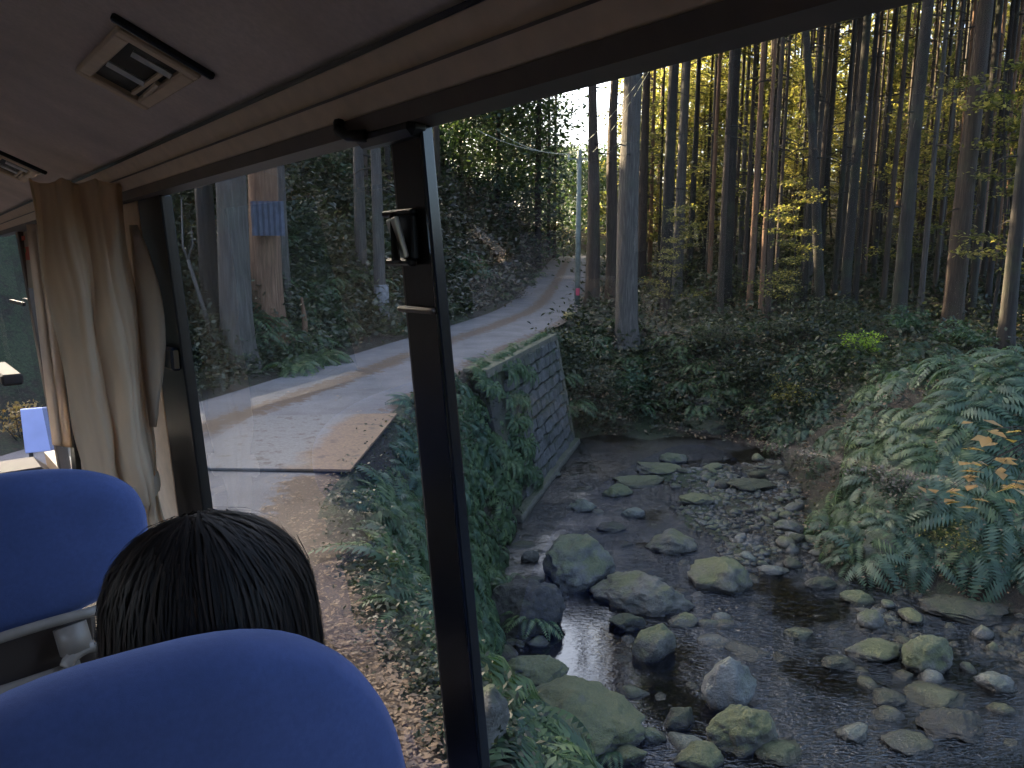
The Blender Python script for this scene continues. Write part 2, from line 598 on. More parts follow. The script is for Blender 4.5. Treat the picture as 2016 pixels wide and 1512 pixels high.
XS = np.concatenate([np.arange(-320, -60, 20), np.arange(-60, -14, 2), np.arange(-14, -9, .7), np.arange(-9, 13, .2), np.arange(13, 24, .6), np.arange(24, 70, 2), np.arange(70, 340, 20)])
YS = np.concatenate([np.arange(-200, -30, 20), np.arange(-30, -8, 2), np.arange(-8, 2, .5), np.arange(2, 30, .2), np.arange(30, 60, .6), np.arange(60, 130, 2), np.arange(130, 420, 20)])
GX, GY = np.meshgrid(XS, YS)
GZ = terrain_exact(GX.ravel(), GY.ravel()).reshape(GX.shape)


def terrain(x, y):
    x = np.atleast_1d(np.asarray(x, float)); y = np.atleast_1d(np.asarray(y, float))
    i = np.clip(np.searchsorted(XS, x) - 1, 0, len(XS) - 2); j = np.clip(np.searchsorted(YS, y) - 1, 0, len(YS) - 2)
    fx = np.clip((x - XS[i]) / (XS[i + 1] - XS[i]), 0, 1); fy = np.clip((y - YS[j]) / (YS[j + 1] - YS[j]), 0, 1)
    return (GZ[j, i] * (1 - fx) + GZ[j, i + 1] * fx) * (1 - fy) + (GZ[j + 1, i] * (1 - fx) + GZ[j + 1, i + 1] * fx) * fy


def tz(x, y): return float(terrain([x], [y])[0])


def hit(px, py, lo=3.0, hi=140.0):
    """first place on the terrain along the sight line of a photo pixel"""
    d = ray(px, py)
    T = np.linspace(lo, hi, 900) / d[1]
    X, Y, Z = d[0] * T, d[1] * T, EYE.z + d[2] * T
    m = Z <= terrain(X, Y)
    if not m.any(): return np.array([X[-1], Y[-1], Z[-1]])
    i = int(np.argmax(m))
    return np.array([X[i], Y[i], terrain(X[i:i + 1], Y[i:i + 1])[0]])


V = np.stack([GX.ravel(), GY.ravel(), GZ.ravel()], 1)
nx, ny = len(XS), len(YS)
ii, jj = np.meshgrid(np.arange(nx - 1), np.arange(ny - 1))
a = (jj * nx + ii).ravel()
Fq = np.stack([a, a + 1, a + 1 + nx, a + nx], 1)
tag(ob('ground', mk('ground', V, Fq, M_ground, True)), 'dark forest floor, stream banks and hillside', 'ground', kind='structure')

# water: one sheet over the bed
wp = np.array(STREAM)
cx, cy = wp.mean(0)
wx = np.arange(-3, 27, 1.0); wy = np.arange(-9, 26, 1.0)
WX, WY = np.meshgrid(wx, wy); n1 = len(wx)
keep = []
for j in range(len(wy) - 1):
    for i in range(n1 - 1):
        xc = np.array([wx[i] + .5]); yc = np.array([wy[j] + .5])
        if inside(xc, yc, STREAM)[0] or seg_dist(xc, yc, SP)[0][0] < 1.3:
            if not (inside(xc, yc, ROAD_POLY)[0] or seg_dist(xc, yc, Rs)[0][0] < .8):
                keep.append((j * n1 + i, j * n1 + i + 1, (j + 1) * n1 + i + 1, (j + 1) * n1 + i))
V = np.stack([WX.ravel(), WY.ravel(), np.full(WX.size, WATER_Z)], 1)
tag(ob('stream', mk('stream', V, np.array(keep), M_water)), 'shallow clear stream running between mossy boulders', 'stream', kind='structure')

# road: strip between the two edges
n = 420
def resample(P, n, y0=None):
    s = np.r_[0, np.cumsum(np.hypot(*np.diff(P, axis=0).T))]
    q = np.linspace(0, s[-1], n)
    return np.stack([np.interp(q, s, P[:, 0]), np.interp(q, s, P[:, 1])], 1)
ra, rb = resample(R_EDGE, n), resample(L_EDGE, n)
m = 22
V = []; lit = []
for i in range(n):
    for j in range(m + 1):
        t = j / m
        e = .10 * vnoise(ra[i:i+1, 0] , ra[i:i+1, 1], .9, 4)[0]
        p = ra[i] * (1 - t) + rb[i] * t + (rb[i] - ra[i]) * (e * .25 if j == 0 else 0)
        z = float(road_z(p[1])) + .012 * math.sin(math.pi * t)
        V.append((p[0], p[1], z if 0 < j < m else z - .05))
        c = .98 * math.exp(-((t - .55) / .12) ** 2) + .9 * max(0, 1 - t / .16) + .75 * max(0, (t - .90) / .10)
        if p[1] < 8: c += .85 * max(0, 1 - t / .16) - .25 * math.exp(-((t - .55) / .1) ** 2)
        lit.append(c)
Fq = np.array([(i * (m + 1) + j, (i + 1) * (m + 1) + j, (i + 1) * (m + 1) + j + 1, i * (m + 1) + j + 1) for i in range(n - 1) for j in range(m)])
rm = mk('road', V, Fq, M_road, True)
at = rm.attributes.new('litter', 'FLOAT', 'POINT'); at.data.foreach_set('value', np.array(lit, dtype=np.float32))
tag(ob('road', rm), 'narrow grey mountain road curving away under fallen needles', 'road', kind='structure')

# steel plate lying across the road edge
pl = [at_z(690, 925, .04)[:2], at_z(782, 814, .04)[:2], at_z(560, 822, .04)[:2] + (-.5, .1), at_z(385, 921, .04)[:2] + (-.35, 0)]
N = 14; V = []; mud = []
for zz in (.045, .018):
    for i in range(N + 1):
        for j in range(N + 1):
            a_, b_ = i / N, j / N
            p = (pl[0] * (1 - a_) + pl[3] * a_) * (1 - b_) + (pl[1] * (1 - a_) + pl[2] * a_) * b_
            V.append((p[0], p[1], zz)); mud.append((a_ - .30) * 2.2 + .45)
st = (N + 1) ** 2
Fs = []
for i in range(N):
    for j in range(N):
        q = (i * (N + 1) + j, i * (N + 1) + j + 1, (i + 1) * (N + 1) + j + 1, (i + 1) * (N + 1) + j)
        Fs.append(q[::-1]); Fs.append(tuple(k + st for k in q))
ring = [j for j in range(N + 1)] + [i * (N + 1) + N for i in range(1, N + 1)] + [N * (N + 1) + j for j in range(N - 1, -1, -1)] + [i * (N + 1) for i in range(N - 1, 0, -1)]
for k in range(len(ring)):
    a_, b_ = ring[k], ring[(k + 1) % len(ring)]
    Fs.append((a_, b_, b_ + st, a_ + st))
pm = mk('road_plate', V, Fs, M_plate)
at = pm.attributes.new('mud', 'FLOAT', 'POINT'); at.data.foreach_set('value', np.array(mud, dtype=np.float32))
tag(ob('road_plate', pm), 'rust brown steel plate laid over the edge of the road', 'steel plate')

# ------------------------------------------------------------------ retaining wall of blocks
wall = empty('retaining_wall', (1.9, 21.5, -3.2), 0, 'sloping grey block retaining wall below the road edge, ferns creeping over it', 'wall')
WT0, WT1 = np.array([-.55, 15.4]), np.array([1.22, 21.9])
wd = (WT1 - WT0) / np.linalg.norm(WT1 - WT0); wn = np.array([wd[1], -wd[0]])
WL = float(np.linalg.norm(WT1 - WT0)); BAT = .62; WH = 3.25
inv = Matrix.Translation((-1.9, -21.5, 3.2))


def wpt(s, h, out=0.0):
    """s along the wall, h 0 at the top .. WH at the foot, out = proud of the face"""
    p = WT0 + wd * s + wn * (BAT * h / WH + out)
    return Vector((p[0], p[1], -.05 - h))


gw = Geo()
P = []
for s in (0, WL):
    P += [inv @ wpt(s, 0, -.02), inv @ wpt(s, WH, -.02), inv @ wpt(s, WH, -1.4), inv @ wpt(s, 0, -.55)]
gw.add(P, [(0, 1, 5, 4), (1, 2, 6, 5), (2, 3, 7, 6), (3, 0, 4, 7), (0, 3, 2, 1), (4, 5, 6, 7)])
gw.build('wall_core', M_stone_d, wall)
slope = math.atan2(BAT, WH)
ang = math.atan2(wd[1], wd[0])
rotm = Matrix.Rotation(ang, 4, 'Z') @ Matrix.Rotation(-slope, 4, 'X')
blk = []
for v in range(4):
    gb = Geo(); gb.box((0, 0, 0), (.44, .16, .285), bev=.035)
    gb.V = [(a * (1 + .06 * random.uniform(-1, 1)), b * (1 + .3 * random.uniform(-1, 1)), c * (1 + .04 * random.uniform(-1, 1))) for a, b, c in gb.V]
    blk.append(gb.mesh('stone_block', M_block))
for r in range(10):
    h = .17 + r * .305
    ncol = int(WL / .46)
    for c in range(ncol):
        s = .24 + c * .46 + (.23 if r % 2 else 0)
        if s > WL - .2 or s < 1.2: continue
        o = ob('stone_block', random.choice(blk), wall)
        o.matrix_local = inv @ Matrix.Translation(wpt(s, h, random.uniform(-.02, .035))) @ rotm @ Matrix.Rotation(random.uniform(-.03, .03), 4, 'Y')
gf = Geo()
P = []
for s in (0, WL + .05):
    P += [inv @ wpt(s, WH - .28, .0), inv @ wpt(s, WH - .28, .22), inv @ wpt(s, WH + .5, .22), inv @ wpt(s, WH + .5, 0)]
gf.add(P, [(0, 1, 5, 4), (1, 2, 6, 5), (2, 3, 7, 6), (3, 0, 4, 7), (0, 3, 2, 1), (4, 5, 6, 7)])
bevel(gf.build('footing', M_conc, wall), .02)
gf = Geo(); P = []
for s in (0, WL):
    P += [inv @ (wpt(s, 0, -.5) + Vector((0, 0, .08))), inv @ (wpt(s, 0, .06) + Vector((0, 0, .08))), inv @ wpt(s, .10, .06), inv @ wpt(s, .10, -.5)]
gf.add(P, [(0, 1, 5, 4), (1, 2, 6, 5), (2, 3, 7, 6), (3, 0, 4, 7), (0, 3, 2, 1), (4, 5, 6, 7)])
bevel(gf.build('coping', M_conc, wall), .02)
gf = Geo(); P = []
for h in (0, WH):
    P += [inv @ wpt(WL + .002, h, .04), inv @ wpt(WL + .26, h, .04), inv @ wpt(WL + .26, h, -1.2), inv @ wpt(WL + .002, h, -1.2)]
gf.add(P, [(0, 1, 5, 4), (1, 2, 6, 5), (2, 3, 7, 6), (3, 0, 4, 7), (0, 3, 2, 1), (4, 5, 6, 7)])
bevel(gf.build('end_pier', M_conc, wall), .03)


# ------------------------------------------------------------------ stones
def stone_mesh(name, mat, seed, sub=4, block=.5, rough=.18):
    import bmesh
    bm = bmesh.new(); bmesh.ops.create_icosphere(bm, subdivisions=sub, radius=1)
    r = random.Random(seed)
    planes = [(Vector((r.uniform(-1, 1), r.uniform(-1, 1), r.uniform(-.7, 1))).normalized(), r.uniform(.55, .9)) for _ in range(int(9 * block) + 4)]
    from mathutils import noise
    off = Vector((seed * 3.1, seed * 1.7, seed * .9))
    for v in bm.verts:
        p = v.co.copy()
        for nrm, d in planes:
            e = p.dot(nrm) - d
            if e > 0: p -= nrm * e * .85
        k = 1 + rough * noise.fractal(p * 1.6 + off, .8, 2.0, 4) + .05 * noise.noise(p * 7 + off) - .07 * abs(noise.noise(p * 3.1 + off * 2)) ** .6
        v.co = p * k
    me = bpy.data.meshes.new(name); bm.to_mesh(me); bm.free()
    me.materials.append(mat)
    me.polygons.foreach_set('use_smooth', np.ones(len(me.polygons), bool))
    return me


BO = [  # px, py, width px, height px, material, blockiness, turn, label
    (1152, 1112, 150, 112, M_stone_g, .9, .5, 'large angular grey boulder with thin moss standing upstream of the bright pool'),
    (1276, 1176, 172, 88, M_stone_m, .9, -.25, 'long blocky boulder with yellow green moss right of the bright pool'),
    (1155, 1440, 265, 150, M_stone_m, .8, -.35, 'biggest dark mossy boulder below the bright pool beside the window post'),
    (1470, 1440, 132, 96, M_stone_m, .8, .3, 'pale topped mossy boulder low in the middle of the stream'),
    (1440, 1362, 100, 104, M_stone_p, .8, .1, 'whitish wet stone slab just above the pale topped mossy boulder'),
    (1428, 1138, 112, 66, M_stone_m, .3, -.4, 'rounded green boulder parting the current with a pale tail of water'),
    (1326, 1070, 80, 48, M_stone_m, .3, 0, 'low green stone at the near end of the gravel bar'),
    (1152, 997, 44, 28, M_stone_p, .5, .2, 'small pale green stone near the wall footing'),
    (1247, 1011, 46, 24, M_stone_p, .3, 0, 'small smooth pale stone right of the wall footing'),
    (1284, 1268, 84, 74, M_stone_m, .7, .4, 'medium mossy stone directly below the long blocky boulder'),
    (1236, 1228, 62, 36, M_stone_d, .6, 0, 'dark wet stone tucked under the long blocky boulder'),
    (1730, 1284, 88, 42, M_stone_m, .2, 0, 'smooth yellow green stone on the right shore shallows'),
    (1853, 1296, 104, 72, M_stone_g, .4, .3, 'rounded grey boulder on the right shore shallows'),
    (1968, 1347, 66, 36, M_stone_p, .5, 0, 'pale grey stone at the right edge of the stream'),
    (1862, 1378, 110, 34, M_stone_m, .4, .1, 'flat green stone below the rounded grey boulder on the right'),
    (1030, 1196, 128, 116, M_stone_d, .4, .1, 'bulky dark rock under fern fronds left of the bright pool'),
    (1045, 1330, 130, 70, M_stone_m, .4, -.1, 'brownish mossy rock on the near left shore of the bright pool'),
    (948, 1440, 100, 130, M_stone_g, .7, .3, 'tan rock half hidden behind the window post near the bottom'),
    (1044, 1098, 32, 26, M_stone_m, .3, 0, 'small round mossy stone left of the large angular boulder'),
    (1412, 1266, 62, 24, M_stone_p, .6, 0, 'small pale flat stone in midstream above the whitish slab'),
    (1480, 1292, 84, 16, M_stone_p, .5, -.3, 'narrow pale stone sliver lying in the current'),
    (1690, 1446, 62, 34, M_stone_p, .5, .4, 'pale cream stone in the fast water bottom right of centre'),
    (1282, 1452, 54, 36, M_stone_g, .4, 0, 'grey cobble right of the biggest dark mossy boulder'),
    (1216, 968, 52, 28, M_stone_m, .4, 0, 'small dark green stone left of the gravel bar'),
    (1330, 902, 52, 24, M_stone_g, .5, 0, 'brown grey rock at the far tip of the gravel bar'),
    (1295, 925, 90, 26, M_stone_m, .6, -.2, 'low mossy ledge rock along the far side of the gravel bar'),
    (1262, 950, 96, 24, M_stone_m, .5, -.1, 'flat moss covered slab in front of the low ledge rock'),
    (1408, 800, 66, 38, M_stone_d, .3, 0, 'rounded dark rock in the far shaded bank'),
    (1398, 845, 110, 46, M_stone_d, .4, 0, 'wide dark mossy rock at the foot of the far shaded bank'),
    (1285, 843, 62, 16, M_stone_g, .5, 0, 'thin pale rock at the waterline of the far dark bank'),
    (1745, 1082, 66, 76, M_stone_g, .5, 0, 'grey rock face showing under the fern mound'),
    (1530, 1125, 50, 22, M_stone_p, .5, 0, 'small wet stone in the riffle below the gravel bar'),
    (1560, 1040, 54, 26, M_stone_g, .4, 0, 'grey cobble at the foot of the right bank'),
    (1620, 1150, 52, 28, M_stone_d, .4, 0, 'dark cobble at the shadowed edge of the fern mound'),
    (1700, 1180, 60, 30, M_stone_m, .4, 0, 'mossy stone between the fern mound and the riffle'),
    (1960, 1130, 120, 40, M_stone_g, .6, .2, 'long grey ledge on the right bank beneath yellow green leaves'),
    (1920, 1210, 150, 40, M_stone_d, .5, .1, 'dark flat rock on the right shore'),
    (1345, 1420, 60, 40, M_stone_d, .4, .3, 'small dark mossy stone between two larger boulders at the bottom'),
    (1545, 1485, 90, 40, M_stone_m, .4, .3, 'mossy stone cut by the lower edge of the window view'),
    (1240, 1490, 70, 46, M_stone_m, .4, .1, 'green cobble at the bottom below the biggest boulder'),
    (1800, 1470, 90, 30, M_stone_g, .4, .3, 'flat wet grey stone near the lower right corner'),
    (1095, 1350, 60, 34, M_stone_g, .4, .1, 'grey stone wedged at the lower tip of the bright pool'),
    (1380, 1500, 90, 50, M_stone_m, .4, .3, 'mossy stone at the very bottom right of the biggest boulder'),
    (1660, 1310, 60, 26, M_stone_d, .4, .1, 'dark low stone in the current left of the smooth yellow green stone'),
    (1580, 1250, 50, 22, M_stone_g, .5, .2, 'grey stone in the middle of the riffle'),
    (1900, 1440, 120, 44, M_stone_d, .4, .2, 'dark wet rock near the right bottom edge'),
    (1760, 1380, 70, 30, M_stone_d, .5, .5, 'dark flat stone between the flat green stone and the cream stone'),
    (1350, 1225, 54, 26, M_stone_m, .4, .2, 'small mossy stone touching the long blocky boulder on its right'),
    (1205, 1040, 50, 22, M_stone_d, .4, .2, 'dark stone behind the large angular boulder'),
    (1380, 985, 70, 24, M_stone_m, .4, .2, 'mossy hump of stones on the left of the gravel bar'),
    (1490, 960, 80, 24, M_stone_d, .4, -.2, 'dark stony hump in the middle of the gravel bar'),
    (1050, 1150, 46, 30, M_stone_d, .4, .2, 'dark stone between the bulky rock and the angular boulder'),
]
HERO = []
for i, (px, py, wpx, hpx, mt, bl, rz, lab) in enumerate(BO):
    # the foot of the stone stands on the bed or the bank
    base = hit(px, py + hpx * .5)
    if base[2] < WATER_Z: base = at_z(px, py + hpx * .46, WATER_Z - .02)
    dist = math.hypot(base[0], base[1], )
    dep = base[1] * math.cos(_p) + (EYE.z - base[2]) * math.sin(_p)
    wm = wpx * dep / 1500 * 1.08
    elev = math.atan2(EYE.z - base[2], dist)
    hm = hpx * dep / 1500
    depth = wm * .75
    zh = max(.5 * hm, (hm - depth * math.sin(elev) * .55) / math.cos(elev))
    me = stone_mesh('boulder', mt, i + 3, 4 if wpx < 120 else 5, bl)
    o = ob('boulder', me, None, (base[0], base[1] + depth * .42, base[2] + zh * .30), (0, 0, rz), (wm * .56, depth * .56, zh * .80))
    tag(o, lab, 'boulder')
    HERO.append((base[0], base[1] + depth * .42, wm * .6))

# cobbles: countable stones of the bed
cob = [stone_mesh('cobble', [M_stone_g, M_stone_d, M_stone_m, M_stone_p, M_stone_g, M_stone_d][v], 50 + v, 2, .6, .15) for v in range(6)]
placed = 0; tries = 0
while placed < 245 and tries < 9000:
    tries += 1
    px = rng.uniform(1000, 2050); py = 900 + 640 * rng.rand() ** 1.2
    p = at_z(px, py, WATER_Z)
    if not inside(p[:1], p[1:2], STREAM)[0]: continue
    if any((p[0] - a) ** 2 + (p[1] - b) ** 2 < (c * .9) ** 2 for a, b, c in HERO): continue
    if 1075 < px < 1205 and 1150 < py < 1400: continue
    z0 = tz(p[0], p[1])
    if z0 < WATER_Z - .17 and rng.rand() < .55: continue
    s = (.07 + .17 * rng.rand() ** 2.4)
    ci = rng.randint(6); cn = ['grey', 'dark', 'mossy', 'pale', 'light grey', 'dark wet'][ci]
    hn = min(range(len(HERO)), key=lambda q: (p[0] - HERO[q][0]) ** 2 + (p[1] - HERO[q][1]) ** 2)
    nm_ = ' '.join(BO[hn][7].split()[:4])
    o = ob('cobble', cob[ci], None, (p[0], p[1], max(z0, WATER_Z - .13) + s * .35), (rng.uniform(-.3, .3), rng.uniform(-.3, .3), rng.uniform(0, 6.28)), (s * rng.uniform(.9, 1.6), s, s * rng.uniform(.5, .85)))
    onbar = z0 > WATER_Z - .02
    tag(o, cn + (' cobble on the gravel bar near the ' if onbar else ' cobble in the shallow water near the ') + nm_, 'cobble', 'cobbles on the gravel bar' if onbar else 'cobbles in the stream bed')
    placed += 1

# pebbles: nobody could count them
bv, bf = [], []
import bmesh as _bmesh
_b = _bmesh.new(); _bmesh.ops.create_icosphere(_b, subdivisions=1, radius=1)
PV = np.array([v.co[:] for v in _b.verts]); PF = np.array([[v.index for v in f.verts] for f in _b.faces]); _b.free()
n = 26000
px_ = rng.uniform(980, 2080, n); py_ = 880 + 660 * rng.rand(n)
dd = CF[None] + CR[None] * ((px_ - 1008) / 1500)[:, None] + CU[None] * ((756 - py_) / 1500)[:, None]
T = (WATER_Z - EYE.z) / dd[:, 2]
X, Y = dd[:, 0] * T, dd[:, 1] * T
ok = inside(X, Y, STREAM); X, Y = X[ok], Y[ok]
zz = terrain(X, Y)
sz = .02 + .07 * rng.rand(len(X)) ** 2
sc = np.stack([sz * rng.uniform(.8, 1.7, len(X)), sz * rng.uniform(.8, 1.4, len(X)), sz * .6], 1)
th = rng.uniform(0, 6.28, len(X))
L = PV[None] * (1 + .22 * rng.randn(len(X), len(PV), 1)) * sc[:, None, :]
c_, s_ = np.cos(th)[:, None], np.sin(th)[:, None]
VX = L[..., 0] * c_ - L[..., 1] * s_ + X[:, None]; VY = L[..., 0] * s_ + L[..., 1] * c_ + Y[:, None]; VZ = L[..., 2] + zz[:, None]
V = np.stack([VX, VY, VZ], -1).reshape(-1, 3)
Fq = (PF[None] + (np.arange(len(X)) * len(PV))[:, None, None]).reshape(-1, 3)
tag(ob('pebbles', mk('pebbles', V, Fq, M_stone_g)), 'grey pebbles covering the stream bed and gravel bar', 'pebbles', kind='stuff')


# ------------------------------------------------------------------ foliage builders
def unit(a): return a / (np.linalg.norm(a, axis=-1, keepdims=True) + 1e-9)


def leaf_quads(P, size, up=.5, asp=.5, r=rng):
    """one folded rhombus per point: returns V, F"""
    n = len(P)
    size = np.broadcast_to(size, (n,))[:, None]
    A = unit(r.randn(n, 3) * np.array([1, 1, 1 - up * .7]))
    Nn = unit(r.randn(n, 3) * (1 - up) + np.array([0, 0, up * 1.6]))
    B = unit(np.cross(Nn, A))
    A = unit(np.cross(B, Nn))
    h = size * .5
    V = np.stack([P - A * h, P + B * h * asp, P + A * h - Nn * h * .3, P - B * h * asp], 1).reshape(-1, 3)
    F = np.arange(n * 4).reshape(n, 4)
    return V, F


def scatter_mesh(name, P, size, mat, up=.5, asp=.5):
    V, F = leaf_quads(P, size, up, asp)
    return mk(name, V, F, mat)


def trunk_mesh(mat, seed, h=1.0, stubs=5, n=14, rings=22):
    """unit radius 1 at breast height, height 1 (scaled by the object)"""
    r = random.Random(seed)
    V = []; F = []
    ph = [r.uniform(0, 6.28) for _ in range(6)]
    for i in range(rings + 1):
        t = (i / rings) ** 1.6
        rad = (1 - .72 * t) * (1 + .55 * math.exp(-t * 70))
        ox = .25 * math.sin(t * 5 + ph[0]) * (1 if i else 0); oy = .25 * math.sin(t * 4 + ph[1])
        for k in range(n):
            a = 2 * math.pi * k / n
            q = rad * (1 + .06 * math.sin(3 * a + ph[2] + t * 9) + .05 * math.sin(5 * a + ph[3] - t * 14) + .10 * math.exp(-t * 60) * math.sin(4 * a + ph[4]) + .025 * r.uniform(-1, 1))
            V.append((ox + q * math.cos(a), oy + q * math.sin(a), t))
    for i in range(rings):
        for k in range(n):
            F.append((i * n + k, i * n + (k + 1) % n, (i + 1) * n + (k + 1) % n, (i + 1) * n + k))
    return mk('trunk', V, np.array(F), mat, True)


TR = {k: [trunk_mesh(m_, s) for s in range(3)] for k, m_ in (('g', M_bark_g), ('b', M_bark_b), ('r', M_bark_r), ('d', M_bark_d))}


def conifer_crown(seed, H=12., rad=2.1, nb=90, per=42):
    r = np.random.RandomState(seed)
    P = []; sz = []
    for b in range(nb):
        t = (b + r.rand()) / nb
        z = t * H
        L = rad * (1 - t) ** .75 * r.uniform(.55, 1.1) + .25
        a = r.uniform(0, 6.28)
        s = r.rand(per) ** .6
        x = np.cos(a) * L * s; y = np.sin(a) * L * s
        zz = z - .45 * L * s ** 1.6 + .12 * L * s
        w_ = .22 + .18 * L
        P.append(np.stack([x, y, zz], 1) + r.randn(per, 3) * np.array([w_ * .55, w_ * .55, w_ * .3]))
    P = np.vstack(P)
    return scatter_mesh('crown', P, .34 + .14 * np.random.RandomState(seed).rand(len(P)), M_needles, .35, .42)


CROWN = [conifer_crown(100 + i) for i in range(4)]


def dead_branches(seed, H=9.):
    r = random.Random(seed); gb = Geo()
    for i in range(15):
        z = 2.2 + r.random() * (H - 2.2); a = r.uniform(0, 6.28); L = r.uniform(.3, 1.3)
        p0 = Vector((0, 0, z)); p1 = p0 + Vector((math.cos(a) * L * .5, math.sin(a) * L * .5, -.04)); p2 = p0 + Vector((math.cos(a) * L, math.sin(a) * L, -.22 * L))
        gb.tube([p0, p1, p2], [.022, .014, .005], 4, False)
    return gb.mesh('dead_branch', M_bark_d)


DEADB = [dead_branches(i) for i in range(3)]


def cedar(x, y, z, dia, bark='b', H=21., lab=None, group=None, lean=(0, 0), crown=True, cz=9., name='cedar_tree', branches=True):
    t = empty(name, (x, y, z - .12), 0, lab, 'tree', group)
    t.rotation_euler = (lean[1], lean[0], rng.uniform(0, 6.28) if lean == (0, 0) else 0)
    ob('trunk', TR[bark][rng.randint(3)], t, scale=(dia / 2, dia / 2, H))
    if branches: ob('dead_branch', DEADB[rng.randint(3)], t, rot=(0, 0, rng.uniform(0, 6.28)), scale=(1, 1, cz / 9.))
    if crown:
        k = (H - cz + .6) / 12.
        ob('crown', CROWN[rng.randint(4)], t, (0, 0, cz), (0, 0, rng.uniform(0, 6.28)), (.95 * rng.uniform(.85, 1.15), .95 * rng.uniform(.85, 1.15), k))
    return t


# measured trees: base pixel, width px, bark, label, extras
HT = [
    (1234, 738, 46, 'g', 'thickest pale grey cedar trunk standing at the top of the far stream bank', 26.0, 0),
    (1162, 618, 30, 'b', 'tall brown cedar trunk just right of the utility pole beside the road', 32.0, 0),
    (1202, 606, 29, 'b', 'tall straight grey brown cedar between the roadside cedar and the thickest grey cedar', 33.0, 1),
    (1262, 545, 20, 'b', 'dark cedar half hidden behind the thickest grey cedar', 41.0, 1),
    (1309, 640, 25, 'd', 'dark trunk with sunlit leaves behind it right of the thickest grey cedar', 33.0, 1),
    (1334, 590, 22, 'g', 'grey cedar leaning slightly right among glowing yellow leaves', 38.0, 1),
    (1356, 560, 13, 'd', 'slim dark cedar close behind the leaning grey cedar', 44.0, 1),
    (1425, 585, 28, 'd', 'stout dark cedar in the middle of the forest against the brightest leaves', 35.0, 1),
    (1495, 575, 12, 'b', 'slim brown cedar right of the stout dark cedar', 45.0, 1),
    (1478, 560, 10, 'b', 'thin brown cedar trunk with lit left side right of the stout dark cedar', 50.0, 1),
    (1592, 590, 18, 'g', 'grey cedar above the bushes in the middle right of the forest', 38.0, 1),
    (1618, 600, 20, 'd', 'crooked dark trunk leaning left above the right bank bushes', 30.0, 2),
    (1660, 612, 19, 'd', 'straight dark trunk left of the sunlit orange trunk', 32.0, 1),
    (1690, 600, 15, 'r', 'sunlit orange brown trunk standing in front of the shaded forest', 40.0, 1),
    (1770, 640, 25, 'd', 'broad dark trunk behind the teal leaved bush on the right', 27.0, 1),
    (1876, 645, 34, 'b', 'wide reddish brown trunk in the right part of the forest', 28.0, 1),
    (1905, 640, 14, 'd', 'dark trunk touching the right side of the wide reddish brown trunk', 29.0, 1),
    (1975, 700, 24, 'd', 'nearly black trunk close to the right edge of the view', 22.0, 1),
    (752, 622, 23, 'g', 'slender grey trunk with a pale band low down beside the left road edge', None, 0),
    (716, 560, 22, 'g', 'faint grey trunk behind the slender trunk with the pale band', None, 1),
    (541, 670, 58, 'r', 'thick orange brown trunk with peeled bark on the left verge', None, 0),
    (474, 722, 60, 'g', 'thick grey trunk nearest the road on the left', None, 0),
    (415, 640, 34, 'd', 'dark trunk left of the thick grey roadside trunk', None, 1),
    (566, 600, 16, 'g', 'narrow grey trunk just behind the peeled orange trunk', None, 1),
    (600, 690, 17, 'r', 'short broken brown stump post right of the peeled orange trunk', None, 3),
    (862, 400, 14, 'b', 'thin brown trunk high on the slope just right of the window post', None, 1),
    (1060, 500, 14, 'd', 'dark ivy grown trunk at the bend where the road disappears', 50.0, 1),
    (1079, 480, 8, 'b', 'thin brown trunk right of the ivy grown trunk at the bend', 58.0, 1),
    (1092, 478, 7, 'b', 'thinnest trunk visible left of the utility pole at the bend', 62.0, 1),
]
TREES_XY = []
for i, (px, py, wpx, bk, lab, Y, mode) in enumerate(HT):
    if Y is None: p = hit(px, py)
    else:
        p = at_y(px, py, Y); p[2] = tz(p[0], p[1])
    dep = math.hypot(p[1], p[0]) * .98
    dia = wpx * dep / 1500 * (1.0 if mode != 2 else .9)
    if mode == 3:
        t = empty('tree_stump', (p[0], p[1], p[2] - .1), 0, lab, 'stump')
        ob('trunk', TR[bk][0], t, scale=(dia / 2, dia / 2, 1.3)); continue
    H = 20. + 3 * rng.rand() if i not in (1, 2) else 10.5
    lean = (0, 0)
    if mode == 2: lean = (-.12, 0)
    cr = px > 1300 or px < 1000
    t = cedar(p[0], p[1], p[2], dia, bk, H + 3, lab, lean=lean, crown=cr, cz=13.5 + 2 * rng.rand())
    TREES_XY.append((p[0], p[1]))
    if i == 18:   # pale painted band
        gb = Geo(); gb.tube([(0, 0, .1), (0, 0, 1.05)], dia / 2 * 1.28, 14, False)
        gb.build('pale_band', m_plain('pale_bark', (.20, .19, .20), .8, 9, .4, .3), t)

